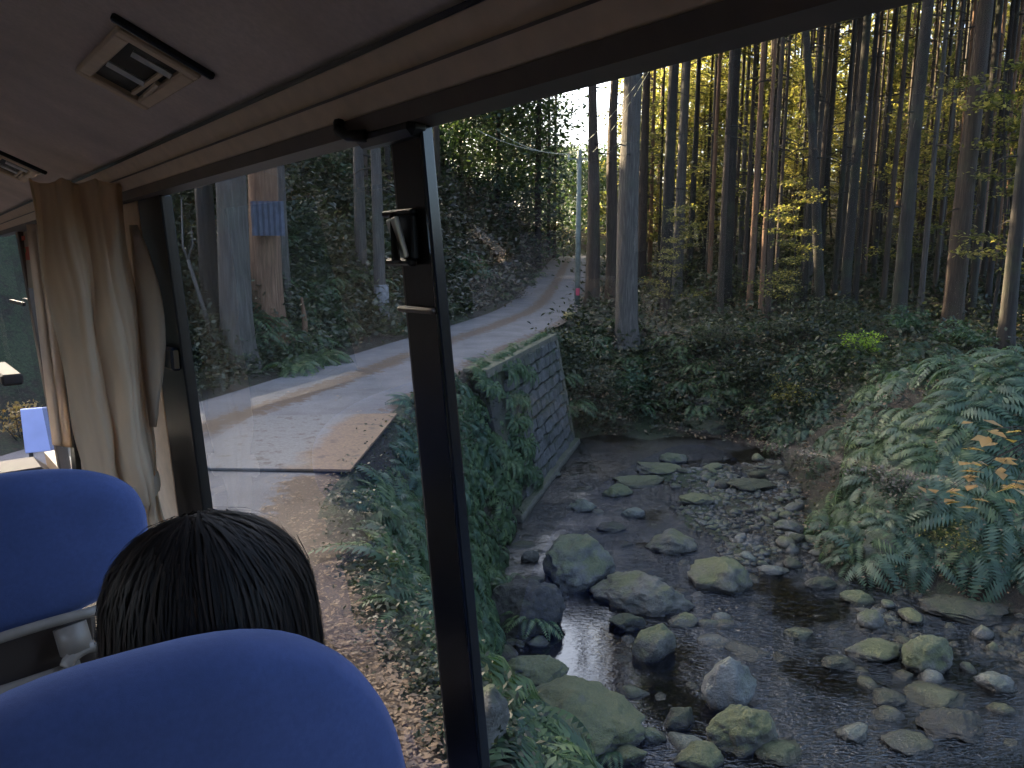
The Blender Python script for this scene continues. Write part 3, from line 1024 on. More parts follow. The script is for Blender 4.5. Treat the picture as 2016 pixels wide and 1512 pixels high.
# the crowded forest right of the road
cnt = 0
tries = 0
while cnt < 240 and tries < 4000:
    tries += 1
    Y = rng.uniform(30, 50) if rng.rand() < .55 else rng.uniform(44, 84); px = rng.uniform(1225, 2200)
    X = (px - 1008) / 1500 * Y
    if Y < 44 and px < 1380: continue
    if min([math.hypot(X - a, Y - b) for a, b in TREES_XY]) < .95: continue
    if inside(np.array([X]), np.array([Y]), ROAD_POLY)[0] or seg_dist(np.array([X]), np.array([Y]), Rs)[0][0] < 1.5 or seg_dist(np.array([X]), np.array([Y]), Ls)[0][0] < 1.5: continue
    z = tz(X, Y)
    bk = 'bbddrgdb'[rng.randint(8)]
    dia = rng.uniform(.15, .29)
    side_ = ['just behind the thickest grey cedar', 'around the stout dark cedar', 'around the sunlit orange trunk', 'near the wide reddish brown trunk'][int(np.clip((px - 1225) / 230, 0, 3))]
    lab = {'b': 'slim brown cedar in the crowded forest right of the road', 'd': 'slim dark cedar in the crowded forest right of the road', 'r': 'slim reddish cedar catching sun deep in the forest right of the road', 'g': 'slim grey cedar in the crowded forest right of the road'}[bk].replace('in the crowded forest right of the road', ('deep ' if Y > 60 else '') + 'in the crowd ' + side_).replace('deep in the forest right of the road', 'deep in the forest ' + side_)
    cedar(X, Y, z, dia, bk, 22 + 4 * rng.rand(), lab, 'cedars crowding the forest right of the road', crown=(cnt % 5 < 2), cz=14.5 + 3.5 * rng.rand(), branches=(cnt % 2 == 0))
    TREES_XY.append((X, Y)); cnt += 1

# cedars up the left hillside
cnt = 0; tries = 0
while cnt < 34 and tries < 3000:
    tries += 1
    Y = rng.uniform(16, 78); px = rng.uniform(150, 1075)
    X = (px - 1008) / 1500 * Y
    X_, Y_ = np.array([X]), np.array([Y])
    if inside(X_, Y_, ROAD_POLY)[0]: continue
    dl = seg_dist(X_, Y_, Ls)[0][0]
    if dl > seg_dist(X_, Y_, Rs)[0][0]: continue
    if dl < 3.2 or dl > 22 or X > 3.5 or Y > 60: continue
    if min([math.hypot(X - a, Y - b) for a, b in TREES_XY]) < 2.2: continue
    bk = 'ggbd'[rng.randint(4)]
    lab = {'g': 'grey cedar rising from the shaded hillside left of the road', 'b': 'brown cedar rising from the shaded hillside left of the road', 'd': 'dark cedar rising from the shaded hillside left of the road'}[bk]
    cedar(X, Y, tz(X, Y), rng.uniform(.25, .42), bk, 16 + 4 * rng.rand(), lab, 'cedars on the hillside left of the road', cz=5.5 + 3 * rng.rand(), branches=False)
    TREES_XY.append((X, Y)); cnt += 1


# unseen cedars added beside and behind the bus; their crowns close off the sky
for (x, y) in [(14, 13), (18, 19), (20, 9), (24, 15), (23, 25), (30, 20), (28, 8), (19, 2), (25, -1), (12, -12), (20, -9), (9, -18), (2, -20), (-6, -17), (-2, -26), (15, -20), (-18, -14), (31, 31), (28, 2)]:
    cedar(x, y, tz(x, y), rng.uniform(.35, .55), 'bgd'[rng.randint(3)], 21 + 2 * rng.rand(), 'unseen cedar added around the bus to close off the sky', 'cedars around the bus', cz=8.5 + 2 * rng.rand(), branches=False)


# ------------------------------------------------------------------ understory broadleaf trees and shrubs
def spray_tree(seed, H=9., mat=M_broad, n=2600, s=.17):
    """thin trunk with arching limbs; foliage lies in loose layered sprays"""
    r = np.random.RandomState(seed); rr = random.Random(seed)
    gb = Geo(); P = []
    pts = [Vector((0, 0, 0))]
    for i in range(6): pts.append(pts[-1] + Vector((rr.uniform(-.25, .25), rr.uniform(-.25, .25), H / 6.3)))
    gb.tube(pts, [.075, .065, .055, .045, .035, .025, .015], 6)
    nb = 17
    for b in range(nb):
        t = .22 + .78 * (b + rr.random()) / nb
        k = min(5, int(t * 6)); f = t * 6 - k
        p0 = pts[k].lerp(pts[min(6, k + 1)], min(1, f))
        a = rr.uniform(0, 6.28); L = rr.uniform(.9, 2.4) * (1.25 - .6 * t)
        d = Vector((math.cos(a), math.sin(a), .25))
        p1 = p0 + d * L * .5; p2 = p0 + Vector((d.x * L, d.y * L, .15 * L))
        gb.tube([p0, p1, p2], [.022, .015, .006], 4, False)
        m_ = n // nb
        s_ = r.rand(m_) ** .7
        c = np.array(p0)[None] * (1 - s_[:, None]) + np.array(p2)[None] * s_[:, None]
        P.append(c + r.randn(m_, 3) * np.array([.42, .42, .13]) * (.35 + .65 * s_[:, None]))
    P = np.vstack(P)
    return gb.mesh('stem', M_bark_d), scatter_mesh('foliage', P, s * (.7 + .6 * r.rand(len(P))), mat, .6, .55)


SPR = [spray_tree(200 + i) for i in range(5)]
SPRU = [spray_tree(220 + i, 3.2, M_under, 1500, .11) for i in range(2)]
cnt = 0; tries = 0
while cnt < 85 and tries < 2000:
    tries += 1
    Y = rng.uniform(38, 74); px = rng.uniform(1215, 2150)
    X = (px - 1008) / 1500 * Y
    if seg_dist(np.array([X]), np.array([Y]), Rs)[0][0] < 2.4 or inside(np.array([X]), np.array([Y]), ROAD_POLY)[0]: continue
    st_, fo = SPR[rng.randint(5)]
    k = rng.uniform(.9, 1.7)
    t = empty('understory_tree', (X, Y, tz(X, Y) - .1), rng.uniform(0, 6.28), ('low' if k < 1.1 else 'tall' if k > 1.45 else 'slender') + (' distant' if Y > 58 else '') + ' broadleaf tree with yellow green leaves ' + ['just behind the thickest grey cedar', 'around the stout dark cedar', 'around the sunlit orange trunk', 'near the wide reddish brown trunk'][int(np.clip((px - 1215) / 235, 0, 3))], 'tree', 'broadleaf trees between the cedars')
    ob('stem', st_, t, scale=(k, k, k)); ob('foliage', fo, t, scale=(k, k, k))
    cnt += 1
# nearer ones that stand out in the photograph
for px, py, Y, k, lab in [
    (1560, 640, 27, .62, 'low broadleaf tree with a yellow green spray hanging in front of the dark trunks'),
    (1310, 600, 30, .55, 'small tree with thin dull green sprays right of the thickest grey cedar'),
    (1800, 560, 33, .95, 'broadleaf tree with bright yellow clusters high on the right'),
    (1960, 560, 26, 1.05, 'dark leaved tree filling the upper right corner'),
    (1895, 600, 36, .9, 'thin tree with scattered lit leaves left of the upper right corner'),
    (1110, 505, 62, .7, 'small tree with silvery leaves at the bend of the road'),
]:
    p = at_y(px, py, Y); z = tz(p[0], p[1]); st_, fo = SPR[rng.randint(5)]
    t = empty('understory_tree', (p[0], p[1], z - .1), rng.uniform(0, 6.28), lab, 'tree')
    ob('stem', st_, t, scale=(k, k, k)); ob('foliage', fo, t, scale=(k, k, k))


def shrub(seed, mat, n=900, s=.10, rad=.8, h=.9):
    r = np.random.RandomState(seed); rr = random.Random(seed)
    C_ = r.randn(22, 3) * np.array([.42, .42, .3]) * rad; C_[:, 2] = np.abs(C_[:, 2]) * 1.2 + .25 * h
    P = np.vstack([c + r.randn(n // 22, 3) * np.array([.17, .17, .08]) * rad for c in C_])
    gb = Geo()
    for c in C_[::2]:
        gb.tube([(c[0] * .15, c[1] * .15, -.1), (c[0] * .7, c[1] * .7, c[2] * .6), tuple(c)], [.012, .009, .004], 4, False)
    return gb.mesh('stem', M_bark_d), scatter_mesh('foliage', P, s * (.7 + .6 * r.rand(len(P))), mat, .55, .5)


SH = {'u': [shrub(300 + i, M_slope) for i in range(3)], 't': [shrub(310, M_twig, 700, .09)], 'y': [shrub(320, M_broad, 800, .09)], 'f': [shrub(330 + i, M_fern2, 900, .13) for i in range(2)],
      'm': [shrub(340, M_moss, 700, .09)], 'o': [shrub(350, M_orange, 420, .14)]}


def put_shrub(kind, x, y, k, lab, group=None, z=None):
    st_, fo = random.choice(SH[kind])
    t = empty('shrub', (x, y, (tz(x, y) if z is None else z)), rng.uniform(0, 6.28), lab, 'shrub', group)
    ob('stem', st_, t, scale=(k, k, k)); ob('foliage', fo, t, scale=(k, k, k))


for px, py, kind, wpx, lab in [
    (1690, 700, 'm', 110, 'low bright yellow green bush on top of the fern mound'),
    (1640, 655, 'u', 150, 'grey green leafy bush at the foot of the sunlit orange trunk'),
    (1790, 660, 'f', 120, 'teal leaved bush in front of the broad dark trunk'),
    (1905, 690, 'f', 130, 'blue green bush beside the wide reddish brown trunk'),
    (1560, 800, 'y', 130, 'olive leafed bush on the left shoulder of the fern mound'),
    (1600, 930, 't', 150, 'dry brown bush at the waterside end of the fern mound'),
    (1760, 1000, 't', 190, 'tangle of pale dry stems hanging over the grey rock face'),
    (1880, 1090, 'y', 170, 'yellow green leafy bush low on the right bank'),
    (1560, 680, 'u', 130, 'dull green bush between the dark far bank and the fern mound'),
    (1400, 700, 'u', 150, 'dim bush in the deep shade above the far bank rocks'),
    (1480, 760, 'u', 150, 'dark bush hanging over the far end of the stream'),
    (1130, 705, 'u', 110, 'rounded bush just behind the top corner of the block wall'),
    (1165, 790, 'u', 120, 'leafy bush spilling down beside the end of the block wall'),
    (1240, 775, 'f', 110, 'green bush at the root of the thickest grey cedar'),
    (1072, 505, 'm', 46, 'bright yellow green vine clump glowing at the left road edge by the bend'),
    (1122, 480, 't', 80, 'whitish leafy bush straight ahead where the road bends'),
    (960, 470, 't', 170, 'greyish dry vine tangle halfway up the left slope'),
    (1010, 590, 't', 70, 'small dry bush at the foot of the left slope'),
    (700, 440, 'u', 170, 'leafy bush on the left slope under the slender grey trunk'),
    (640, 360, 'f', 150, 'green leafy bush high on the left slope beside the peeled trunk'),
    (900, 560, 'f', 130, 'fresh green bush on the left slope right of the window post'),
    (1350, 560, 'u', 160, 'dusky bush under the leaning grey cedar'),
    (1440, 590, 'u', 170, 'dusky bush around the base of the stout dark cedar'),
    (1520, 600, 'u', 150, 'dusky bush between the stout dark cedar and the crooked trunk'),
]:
    p = hit(px, py); k = wpx * p[1] / 1500 / 1.9
    put_shrub(kind, p[0], p[1], k, lab)

# ------------------------------------------------------------------ ferns
def fern(seed, mat, fronds=11, L=.85):
    r = random.Random(seed); V = []; F = []
    for k in range(fronds):
        a = 2 * math.pi * k / fronds + r.uniform(-.3, .3); Lf = L * r.uniform(.7, 1.1); lift = r.uniform(.55, 1.1)
        ca, sa = math.cos(a), math.sin(a)
        NP = 17
        def P(t):
            out = Lf * t * (1 - .12 * t); z = Lf * (lift * t - (lift * .75 + .25) * t * t * 1.15)
            return Vector((ca * out, sa * out, z))
        tw = r.uniform(-.35, .35)
        for i in range(NP):
            t = .12 + .88 * i / NP; p = P(t); q = P(min(1, t + .03)); d = (q - p).normalized()
            side = Vector((-sa, ca, tw)).normalized()
            wl = .19 * Lf * math.sin(math.pi * min(1, .18 + .82 * t)) ** .8 + .012
            for sg in (-1, 1):
                tip = p + side * sg * wl + d * wl * .45 - Vector((0, 0, wl * .28))
                b = len(V); hw = .024 * Lf
                V += [p - d * hw * .5, p + side * sg * wl * .55 + d * (wl * .25 - hw), tip, p + side * sg * wl * .5 + d * (wl * .25 + hw), ]
                F.append((b, b + 1, b + 2, b + 3))
    return mk('fern', V, np.array(F), mat)


FERN = [fern(400 + i, M_fern) for i in range(4)]; FERN2 = [fern(420 + i, M_fern2) for i in range(3)]


def slope_rot(x, y, k=.7):
    e = .3
    gx = (tz(x + e, y) - tz(x - e, y)) / (2 * e); gy = (tz(x, y + e) - tz(x, y - e)) / (2 * e)
    nrm = Vector((-gx * k, -gy * k, 1)).normalized()
    return nrm


def put_fern(x, y, s, meshes, lab, group, z=None, tilt=None):
    nrm = slope_rot(x, y) if tilt is None else tilt
    q = nrm.to_track_quat('Z', 'Y').to_matrix().to_4x4()
    o = ob('fern', random.choice(meshes))
    o.matrix_world = Matrix.Translation((x, y, (tz(x, y) if z is None else z) - .03)) @ q @ Matrix.Rotation(random.uniform(0, 6.28), 4, 'Z') @ Matrix.Scale(s, 4)
    tag(o, lab, 'fern', group)


# road-side bank
n = 0; tries = 0
while n < 175 and tries < 6000:
    tries += 1
    px = rng.uniform(620, 1130); py = rng.uniform(640, 1560)
    p = hit(px, py, 2.5)
    dR = seg_dist(p[:1], p[1:2], Rs)[0][0]
    if inside(p[:1], p[1:2], ROAD_POLY)[0] or p[2] < -3.05 or p[0] < -2.3 or dR < .12: continue
    if p[1] > 17.6 and rng.rand() < .75: continue
    if 7.9 < p[1] < 11.9 and dR < .35: continue
    if p[1] < 7.9 and dR < .3 + .3 * rng.rand(): continue
    s = (.75 + .5 * rng.rand()) * (1.0 if dR > .5 else .6)
    put_fern(p[0], p[1], s, FERN if rng.rand() < .65 else FERN2, ('small' if s < .8 else 'large spreading' if s > 1.08 else 'green') + ' fern on the road bank ' + ('below the rusty plate' if 8 < p[1] < 12 else 'beside the nearest road edge' if p[1] <= 8 and dR < 1 else 'just above the stream rocks' if p[2] < -2 else 'between the plate and the block wall' if p[1] >= 12 else 'halfway down to the stream'), 'ferns on the road bank')
    n += 1
# ferns leaning over the wall face (left part of it is hidden by them)
for i in range(34):
    s = rng.uniform(-.4, 3.4); h = rng.uniform(0, 3.0)
    if s > 2.6 and h > .9: continue
    p = wpt(s, h, .05)
    put_fern(p.x, p.y, rng.uniform(.45, .75), FERN, 'green fern on the block wall face ' + ('near the wall top' if h < 1 else 'near the wall foot' if h > 2.1 else 'at mid height'), 'ferns on the block wall', p.z, Vector((wn[0], wn[1], .9)).normalized())
for i in range(30):
    s = rng.uniform(-.3, WL); p = wpt(s, -.05, -.1)
    put_fern(p.x, p.y, rng.uniform(.3, .45), FERN, 'small fern along the wall top ' + ('at its near end' if s < 2 else 'at its far end' if s > 4.6 else 'halfway along'), 'ferns along the wall top', p.z, Vector((wn[0], wn[1], 1.2)).normalized())
# fern mound on the right bank
n = 0; tries = 0
while n < 105 and tries < 3000:
    tries += 1
    px = rng.uniform(1520, 2080); py = rng.uniform(690, 1130)
    p = hit(px, py, 2.5)
    if p[2] < -2.9 or p[1] > 24: continue
    if px < 1640 and py > 980: continue
    if px > 1700 and py > 1010 and rng.rand() < .7: continue
    s = .9 + .8 * rng.rand()
    put_fern(p[0], p[1], s, FERN2 if rng.rand() < .75 else FERN, ('huge' if s > 1.4 else 'compact' if s < 1.12 else 'large') + ' blue green fern ' + ('low on the fern mound near the water' if p[2] < -2.2 else 'on the crest of the fern mound' if p[1] > 15 else 'on the near face of the fern mound') + (' at the far right' if px > 1820 else ''), 'ferns on the mound across the stream')
    n += 1
# scattered ferns on the shaded slopes, too small and many to pick apart: joined
for nm, nn, xr, yr, lab in (('slope_ferns', 90, (400, 1060), (440, 740), 'ferns scattered through the shaded slope left of the road'), ('far_bank_ferns', 40, (1100, 1500), (640, 850), 'ferns in the deep shade of the far stream bank')):
    VV, FF, b = [], [], 0
    for i in range(nn):
        p = hit(rng.uniform(*xr), rng.uniform(*yr), 3)
        if inside(p[:1], p[1:2], ROAD_POLY)[0] or p[2] < -3.1 or p[1] > 50: continue
        me = random.choice(FERN)
        v = np.empty(len(me.vertices) * 3, np.float32); me.vertices.foreach_get('co', v); v = v.reshape(-1, 3) * rng.uniform(.7, 1.3)
        a_ = rng.uniform(0, 6.28); c_, s_ = math.cos(a_), math.sin(a_)
        v = np.stack([v[:, 0] * c_ - v[:, 1] * s_, v[:, 0] * s_ + v[:, 1] * c_, v[:, 2]], 1) + p
        VV.append(v); FF.append(np.arange(len(v)).reshape(-1, 4) + b); b += len(v)
    tag(ob(nm, mk(nm, np.vstack(VV), np.vstack(FF), M_fern)), lab, 'ferns', kind='stuff')
# bottom fronds
for px, py, s, lab in [(1075, 1500, .5, 'bright fern tuft at the bottom edge right of the window post'), (1195, 1515, .45, 'bright fern tuft at the bottom edge below the biggest boulder'), (1045, 1250, .8, 'fern drooping towards the left edge of the bright pool'), (1000, 1190, .7, 'fern covering the bulky dark rock by the pool')]:
    p = hit(px, py, 3)
    put_fern(p[0], p[1] - .1, s, FERN, lab, None, z=p[2] + .25)

# orange leaves over the right bank: large, on a hanging branch
gb = Geo(); P = []
br = empty('maple_branch', tuple(at_y(2060, 850, 9.6)), 0, 'autumn branch with large orange yellow leaves above the ferns at the right edge', 'branch')
o0 = at_y(2060, 850, 9.6)
tips = []
for (x, y, k) in [(1900, 852, .10), (1940, 846, .07), (1975, 866, .07), (1905, 884, .04), (1930, 912, .05), (1900, 946, .05), (1935, 950, .07), (1990, 905, .09), (1960, 925, .05), (2000, 950, .04), (1985, 980, .05), (1870, 968, .03), (1850, 972, .03), (1915, 1000, .02)]:
    p = at_y(x, y, 9.6 + rng.uniform(-.25, .25)) - o0
    tips.append(Vector(p))
    gb.tube([(0, 0, 0), tuple(Vector(p) * .5 + Vector((0, 0, .06))), tuple(p)], [.009, .006, .003], 4, False)
gb.build('twig', M_bark_d, br)
for tp in tips:
    q = rng.randn(7, 3) * np.array([.13, .14, .05]) + np.array(tp)
    for c in q[:3]:
        V, F = leaf_quads(np.array([c]), rng.uniform(.16, .34), .75, rng.uniform(.4, .65))
        ob('leaf', mk('leaf', V, F, M_orange), br)


# ------------------------------------------------------------------ undergrowth: joined, nobody could count it
def ground_cover(name, n, pxr, pyr, mat, size, label, per=10, sp=.28, lift=.22, cond=None, pw=1.0, maxy=80):
    px = rng.uniform(*pxr, n); py = pyr[0] + (pyr[1] - pyr[0]) * rng.rand(n) ** pw
    d = CF[None] + CR[None] * ((px - 1008) / 1500)[:, None] + CU[None] * ((756 - py) / 1500)[:, None]
    Ys = np.linspace(3.0, maxy, 260)
    X = np.full(n, np.nan); Yv = np.full(n, np.nan); Zv = np.full(n, np.nan); done = np.zeros(n, bool)
    for Y in Ys:
        t = Y / d[:, 1]
        xx = d[:, 0] * t; z = EYE.z + d[:, 2] * t
        idx = np.where(~done)[0]
        if len(idx) == 0: break
        h = terrain(xx[idx], np.full(len(idx), Y))
        got = idx[z[idx] <= h]
        X[got] = xx[got]; Yv[got] = Y; Zv[got] = terrain(xx[got], np.full(len(got), Y)) if len(got) else 0
        done[got] = True
    ok = done & ~inside(np.nan_to_num(X), np.nan_to_num(Yv), ROAD_POLY) & ~inside(np.nan_to_num(X), np.nan_to_num(Yv), STREAM) & (Zv > WATER_Z + .05)
    if cond is not None: ok &= cond(X, Yv, Zv)
    X, Yv, Zv = X[ok], Yv[ok], Zv[ok]
    X = X + rng.uniform(-.15, .15, len(X)); Yv = Yv + rng.uniform(-.15, .15, len(X))
    k = np.clip(Yv / 20, .45, 2.2)
    C_ = np.stack([X, Yv, Zv], 1)
    P = np.repeat(C_, per, 0); kk = np.repeat(k, per)
    off = rng.randn(len(P), 3) * sp * kk[:, None]; off[:, 2] = np.abs(off[:, 2]) * lift / sp * 1.0
    P = P + off
    o = ob(name, scatter_mesh(name, P, size * kk * rng.uniform(.6, 1.3, len(P)), mat, .55, .5))
    tag(o, label, name.replace('_', ' '), kind='stuff')
    return o


dRf = lambda X, Y: seg_dist(X, Y, Rs)[0]
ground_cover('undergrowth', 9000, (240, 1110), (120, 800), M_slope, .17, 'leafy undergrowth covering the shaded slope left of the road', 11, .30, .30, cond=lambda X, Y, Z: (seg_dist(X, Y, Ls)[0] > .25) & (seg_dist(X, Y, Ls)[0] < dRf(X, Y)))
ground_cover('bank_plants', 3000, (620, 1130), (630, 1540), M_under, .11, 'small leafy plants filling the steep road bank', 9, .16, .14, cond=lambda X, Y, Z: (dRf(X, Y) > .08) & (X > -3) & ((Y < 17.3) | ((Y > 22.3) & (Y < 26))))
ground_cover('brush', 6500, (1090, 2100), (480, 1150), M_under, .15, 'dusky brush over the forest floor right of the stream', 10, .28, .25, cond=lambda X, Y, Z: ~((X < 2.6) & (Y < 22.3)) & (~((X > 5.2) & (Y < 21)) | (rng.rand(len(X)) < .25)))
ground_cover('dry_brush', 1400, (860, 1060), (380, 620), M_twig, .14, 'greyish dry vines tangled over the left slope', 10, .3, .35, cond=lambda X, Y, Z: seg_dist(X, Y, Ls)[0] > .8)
ground_cover('leaf_litter', 2200, (1150, 2080), (560, 1200), M_deadleaf, .10, 'brown fallen leaves on the forest floor', 8, .3, .03)

# fallen leaves along the road edge: flat bits
n = 5200
px = rng.uniform(540, 1180, n); py = 560 + 960 * rng.rand(n)
d = CF[None] + CR[None] * ((px - 1008) / 1500)[:, None] + CU[None] * ((756 - py) / 1500)[:, None]
t = -EYE.z / d[:, 2]; X, Y = d[:, 0] * t, d[:, 1] * t
dr = seg_dist(X, Y, Rs)[0]; dl = seg_dist(X, Y, Ls)[0]
prob = np.where(Y < 8.3, np.exp(-dr / .45), np.exp(-dr / .3) * .6 + .1 * np.exp(-((dr - 1.9) / .35) ** 2)) + .4 * np.exp(-dl / .25)
ok = inside(X, Y, ROAD_POLY) & (rng.rand(n) < prob) & (Y < 45)
X, Y = X[ok], Y[ok]
P = np.stack([X, Y, road_z(Y) + .03], 1)
P = np.repeat(P, 5, 0) + rng.randn(len(P) * 5, 3) * np.array([.10, .10, .004])
tag(ob('fallen_leaves', scatter_mesh('fallen_leaves', P, .025 + .045 * rng.rand(len(P)) ** 2, M_deadleaf, .93, .5)), 'brown fallen leaves strewn along the road edges', 'fallen leaves', kind='stuff')


# ------------------------------------------------------------------ far wood: reads as one mass
def far_mass(name, n, pxr, yr, zr, mat, size, label, gap=None):
    m_ = n // 60
    px = rng.uniform(*pxr, m_); Y = rng.uniform(*yr, m_); X = (px - 1008) / 1500 * Y
    z0 = terrain(X, Y); z = z0 + rng.uniform(*zr, m_)
    if gap is not None:
        k = gap(px, Y, z); X, Y, z = X[k], Y[k], z[k]
    C_ = np.stack([X, Y, z], 1)
    P = np.repeat(C_, 60, 0) + rng.randn(len(C_) * 60, 3) * np.array([1.1, 1.1, .55])
    tag(ob(name, scatter_mesh(name, P, size * rng.uniform(.7, 1.3, len(P)), mat, .45, .5)), label, 'woods', kind='stuff')


def gp(px, Y, z):
    lim = EYE.z + Y * np.where(px < 1215, .12, 9)
    return z < lim


far_mass('far_woods', 120000, (1205, 2300), (64, 100), (0, 26), M_broad, .5, 'far sunlit woods glowing yellow green behind the trunks', gp)
far_mass('far_evergreens', 26000, (1060, 1215), (84, 110), (0, 11), M_needles, .42, 'distant evergreens beyond the bend of the road', gp)
far_mass('hill_woods', 60000, (780, 1090), (46, 76), (0, 13), M_needles, .36, 'hazy evergreens on the hill left of the road', lambda px, Y, z: (px < 1108 - (z - 4) * .6))

# ------------------------------------------------------------------ utility pole and wires
pp = at_y(1136, 625, 33.0); pz = tz(pp[0], pp[1])
pole = empty('utility_pole', (pp[0], pp[1], pz), 0, 'thin grey green utility pole at the right road edge in front of the cedars', 'pole')
PH = at_y(1140, 296, 33.0)[2] - pz
M_pole = m_plain('pole_concrete', (.20, .23, .21), .8, 5, .3)
M_dark = m_plain('black_metal', (.02, .02, .022), .45, 20, .2)
gb = Geo(); gb.tube([(0, 0, 0), (0, 0, PH)], [.13, .095], 12); gb.build('shaft', M_pole, pole, smooth=True)
gb = Geo(); gb.box((0, 0, PH - .35), (1.0, .06, .06)); gb.build('crossarm', M_pole, pole)
for x in (-.45, 0, .45):
    gb = Geo(); gb.tube([(x, 0, PH - .32), (x, 0, PH - .16)], [.035, .045], 8); gb.build('insulator', m_plain('porcelain', (.5, .5, .48), .3), pole)
gb = Geo(); gb.box((0, -.13, .62), (.16, .02, .30)); gb.build('marker', m_plain('pink_marker', (.62, .09, .14), .5), pole)


def wire(a, b, sag, lab, r_=.012):
    a, b = Vector(a), Vector(b); pts = []
    for i in range(17):
        t = i / 16; p = a.lerp(b, t); p.z -= sag * 4 * t * (1 - t); pts.append(p)
    gb = Geo(); gb.tube(pts, r_, 5, False)
    o = gb.build('wire', M_pole); tag(o, lab, 'wire')


tp = Vector((pp[0], pp[1], pz + PH))
wire(tp + Vector((-.45, 0, -.15)), at_y(985, 262, 36.0), .25, 'overhead wire sagging left from the utility pole top', .016)
wire(tp + Vector((0, 0, -.15)), at_y(940, 256, 37.0), .3, 'second overhead wire sagging left from the utility pole', .016)
wire(tp + Vector((-.45, 0, -.15)), at_y(1330, 60, 14.0), .3, 'lower overhead wire running up right across the sky gap', .008)
wire(tp + Vector((.45, 0, -.15)), at_y(1350, 10, 14.0), .3, 'upper overhead wire running up right across the sky gap', .008)

# yellow marker stone beside the road
p = hit(1122, 628)
gb = Geo(); gb.box((0, 0, .12), (.42, .3, .26), bev=.05)
o = gb.build('marker_block', m_plain('yellow_stone', (.34, .27, .12), .85, 7, .35, .3)); o.location = p; o.rotation_euler = (0, 0, .3)
tag(o, 'dull yellow block at the road edge below the utility pole', 'block')

# pale forked stem added in place of a branch reflection in the glass
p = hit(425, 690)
refl = empty('reflected_branch', tuple(p), 0, 'pale forked stem standing in for a branch reflection beside the left window frame', 'tree')
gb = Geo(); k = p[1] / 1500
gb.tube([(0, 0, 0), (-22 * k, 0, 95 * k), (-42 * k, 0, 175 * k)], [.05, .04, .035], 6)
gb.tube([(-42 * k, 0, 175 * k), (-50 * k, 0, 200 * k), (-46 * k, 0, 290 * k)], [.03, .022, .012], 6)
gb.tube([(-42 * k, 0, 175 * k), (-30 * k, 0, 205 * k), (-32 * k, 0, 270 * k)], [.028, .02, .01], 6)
gb.build('stem', M_bark_g, refl, smooth=True)

# corrugated sheet fixed high on the peeled trunk
ty_ = TREES_XY[20]
p = at_y(527, 430, ty_[1] - .62)
gb = Geo(); V = []; F = []
for i in range(25):
    x = -.34 + .68 * i / 24; y = .018 * math.cos(i * math.pi / 2)
    V += [(x, y, -.36), (x, y, .36), (x, y + .006, .36), (x, y + .006, -.36)]
for i in range(24):
    a = i * 4
    F += [(a, a + 4, a + 5, a + 1), (a + 2, a + 6, a + 7, a + 3), (a + 1, a + 5, a + 6, a + 2), (a, a + 3, a + 7, a + 4)]
gb.add(V, F)
o = gb.build('corrugated_sheet', m_plain('blue_tin', (.06, .066, .10), .7, 6, .3)); o.location = p; o.rotation_euler = (0, 0, .15)
tag(o, 'pale blue corrugated sheet on the peeled orange trunk', 'metal sheet')

# board ahead of the bus, and a shrub added in place of a window reflection
p = at_z(96, 960, .0); Yb = 8.3
q = at_y(97, 940, Yb); qt = at_y(97, 812, Yb)
bd = empty('roadside_board', (q[0], q[1], 0), .5, 'pale blue board standing beside the road beyond the front side window', 'board')
gb = Geo(); hb = qt[2]; gb.box((0, 0, hb / 2 + .15), (.40, .05, max(.5, hb - .3))); bevel(gb.build('panel', m_plain('pale_blue_board', (.42, .45, .74), .5, 3, .1), bd), .01)
for x in (-.15, .15):
    gb = Geo(); gb.box((x, .05, .3), (.04, .04, .6)); gb.build('leg', M_dark, bd)
q = at_y(45, 880, 9.7)
t_ = empty('reflection_shrub', (q[0], q[1], tz(q[0], q[1]) if not inside(np.array([q[0]]), np.array([q[1]]), ROAD_POLY)[0] else 0), 0, 'orange shrub standing in for a reflection in the front side window', 'shrub')
st_, fo = SH['o'][0]
ob('stem', st_, t_, scale=(.38, .38, .55)); ob('foliage', fo, t_, scale=(.38, .38, .55))

# ------------------------------------------------------------------ the bus
BD = Vector((-0.63316244, 0.77371922, -0.02153809)); BN = Vector((0.77389874, 0.63330935, 0)); BU = Vector((-0.01364027, 0.0166683, 0.99976803))
BM = Matrix(((BN.x, BD.x, BU.x, EYE.x), (BN.y, BD.y, BU.y, EYE.y), (BN.z, BD.z, BU.z, EYE.z), (0, 0, 0, 1)))
W0, KT = .54, .074
LW = -1.30


def ww(z, off=0): return W0 - KT * z - off


M_ceil = m_fabric('headliner', (.78, .67, .64), 1400, .1)
M_beige = m_plain('beige_trim', (.76, .60, .46), .55, 30, .08, .1)
M_brown = m_plain('brown_trim', (.13, .10, .085), .5, 30, .1)
M_dbrown = m_plain('dark_brown', (.025, .015, .014), .6, 30, .1)
M_black = m_plain('black_rubber', (.008, .008, .009), .35, 60, .2)
M_gloss = m_plain('black_gloss', (.010, .012, .018), .16)
M_outer = m_plain('white_paint', (.6, .6, .6), .3)
M_floor = m_plain('bus_floor', (.10, .09, .085), .7, 40, .2)
bus = empty('minibus', label='minibus interior with beige ceiling, black window frames and large side windows', cat='bus', matrix=BM)
U0, U1 = -2.6, 4.95

# ceiling shell
low = [(.458, .2405), (.235, .3445), (.215, .356), (.10, .392), (-.1, .425), (-.38, .435), (-.66, .425), (-.86, .392), (-.975, .356), (-.995, .3445), (-1.218, .2405)]
topz = [(a, b + .05 + .03 * (1 - abs(a + .38))) for a, b in low]
Geo().prism(low + topz[::-1], U0, U1, 8).build('ceiling', M_ceil, bus)
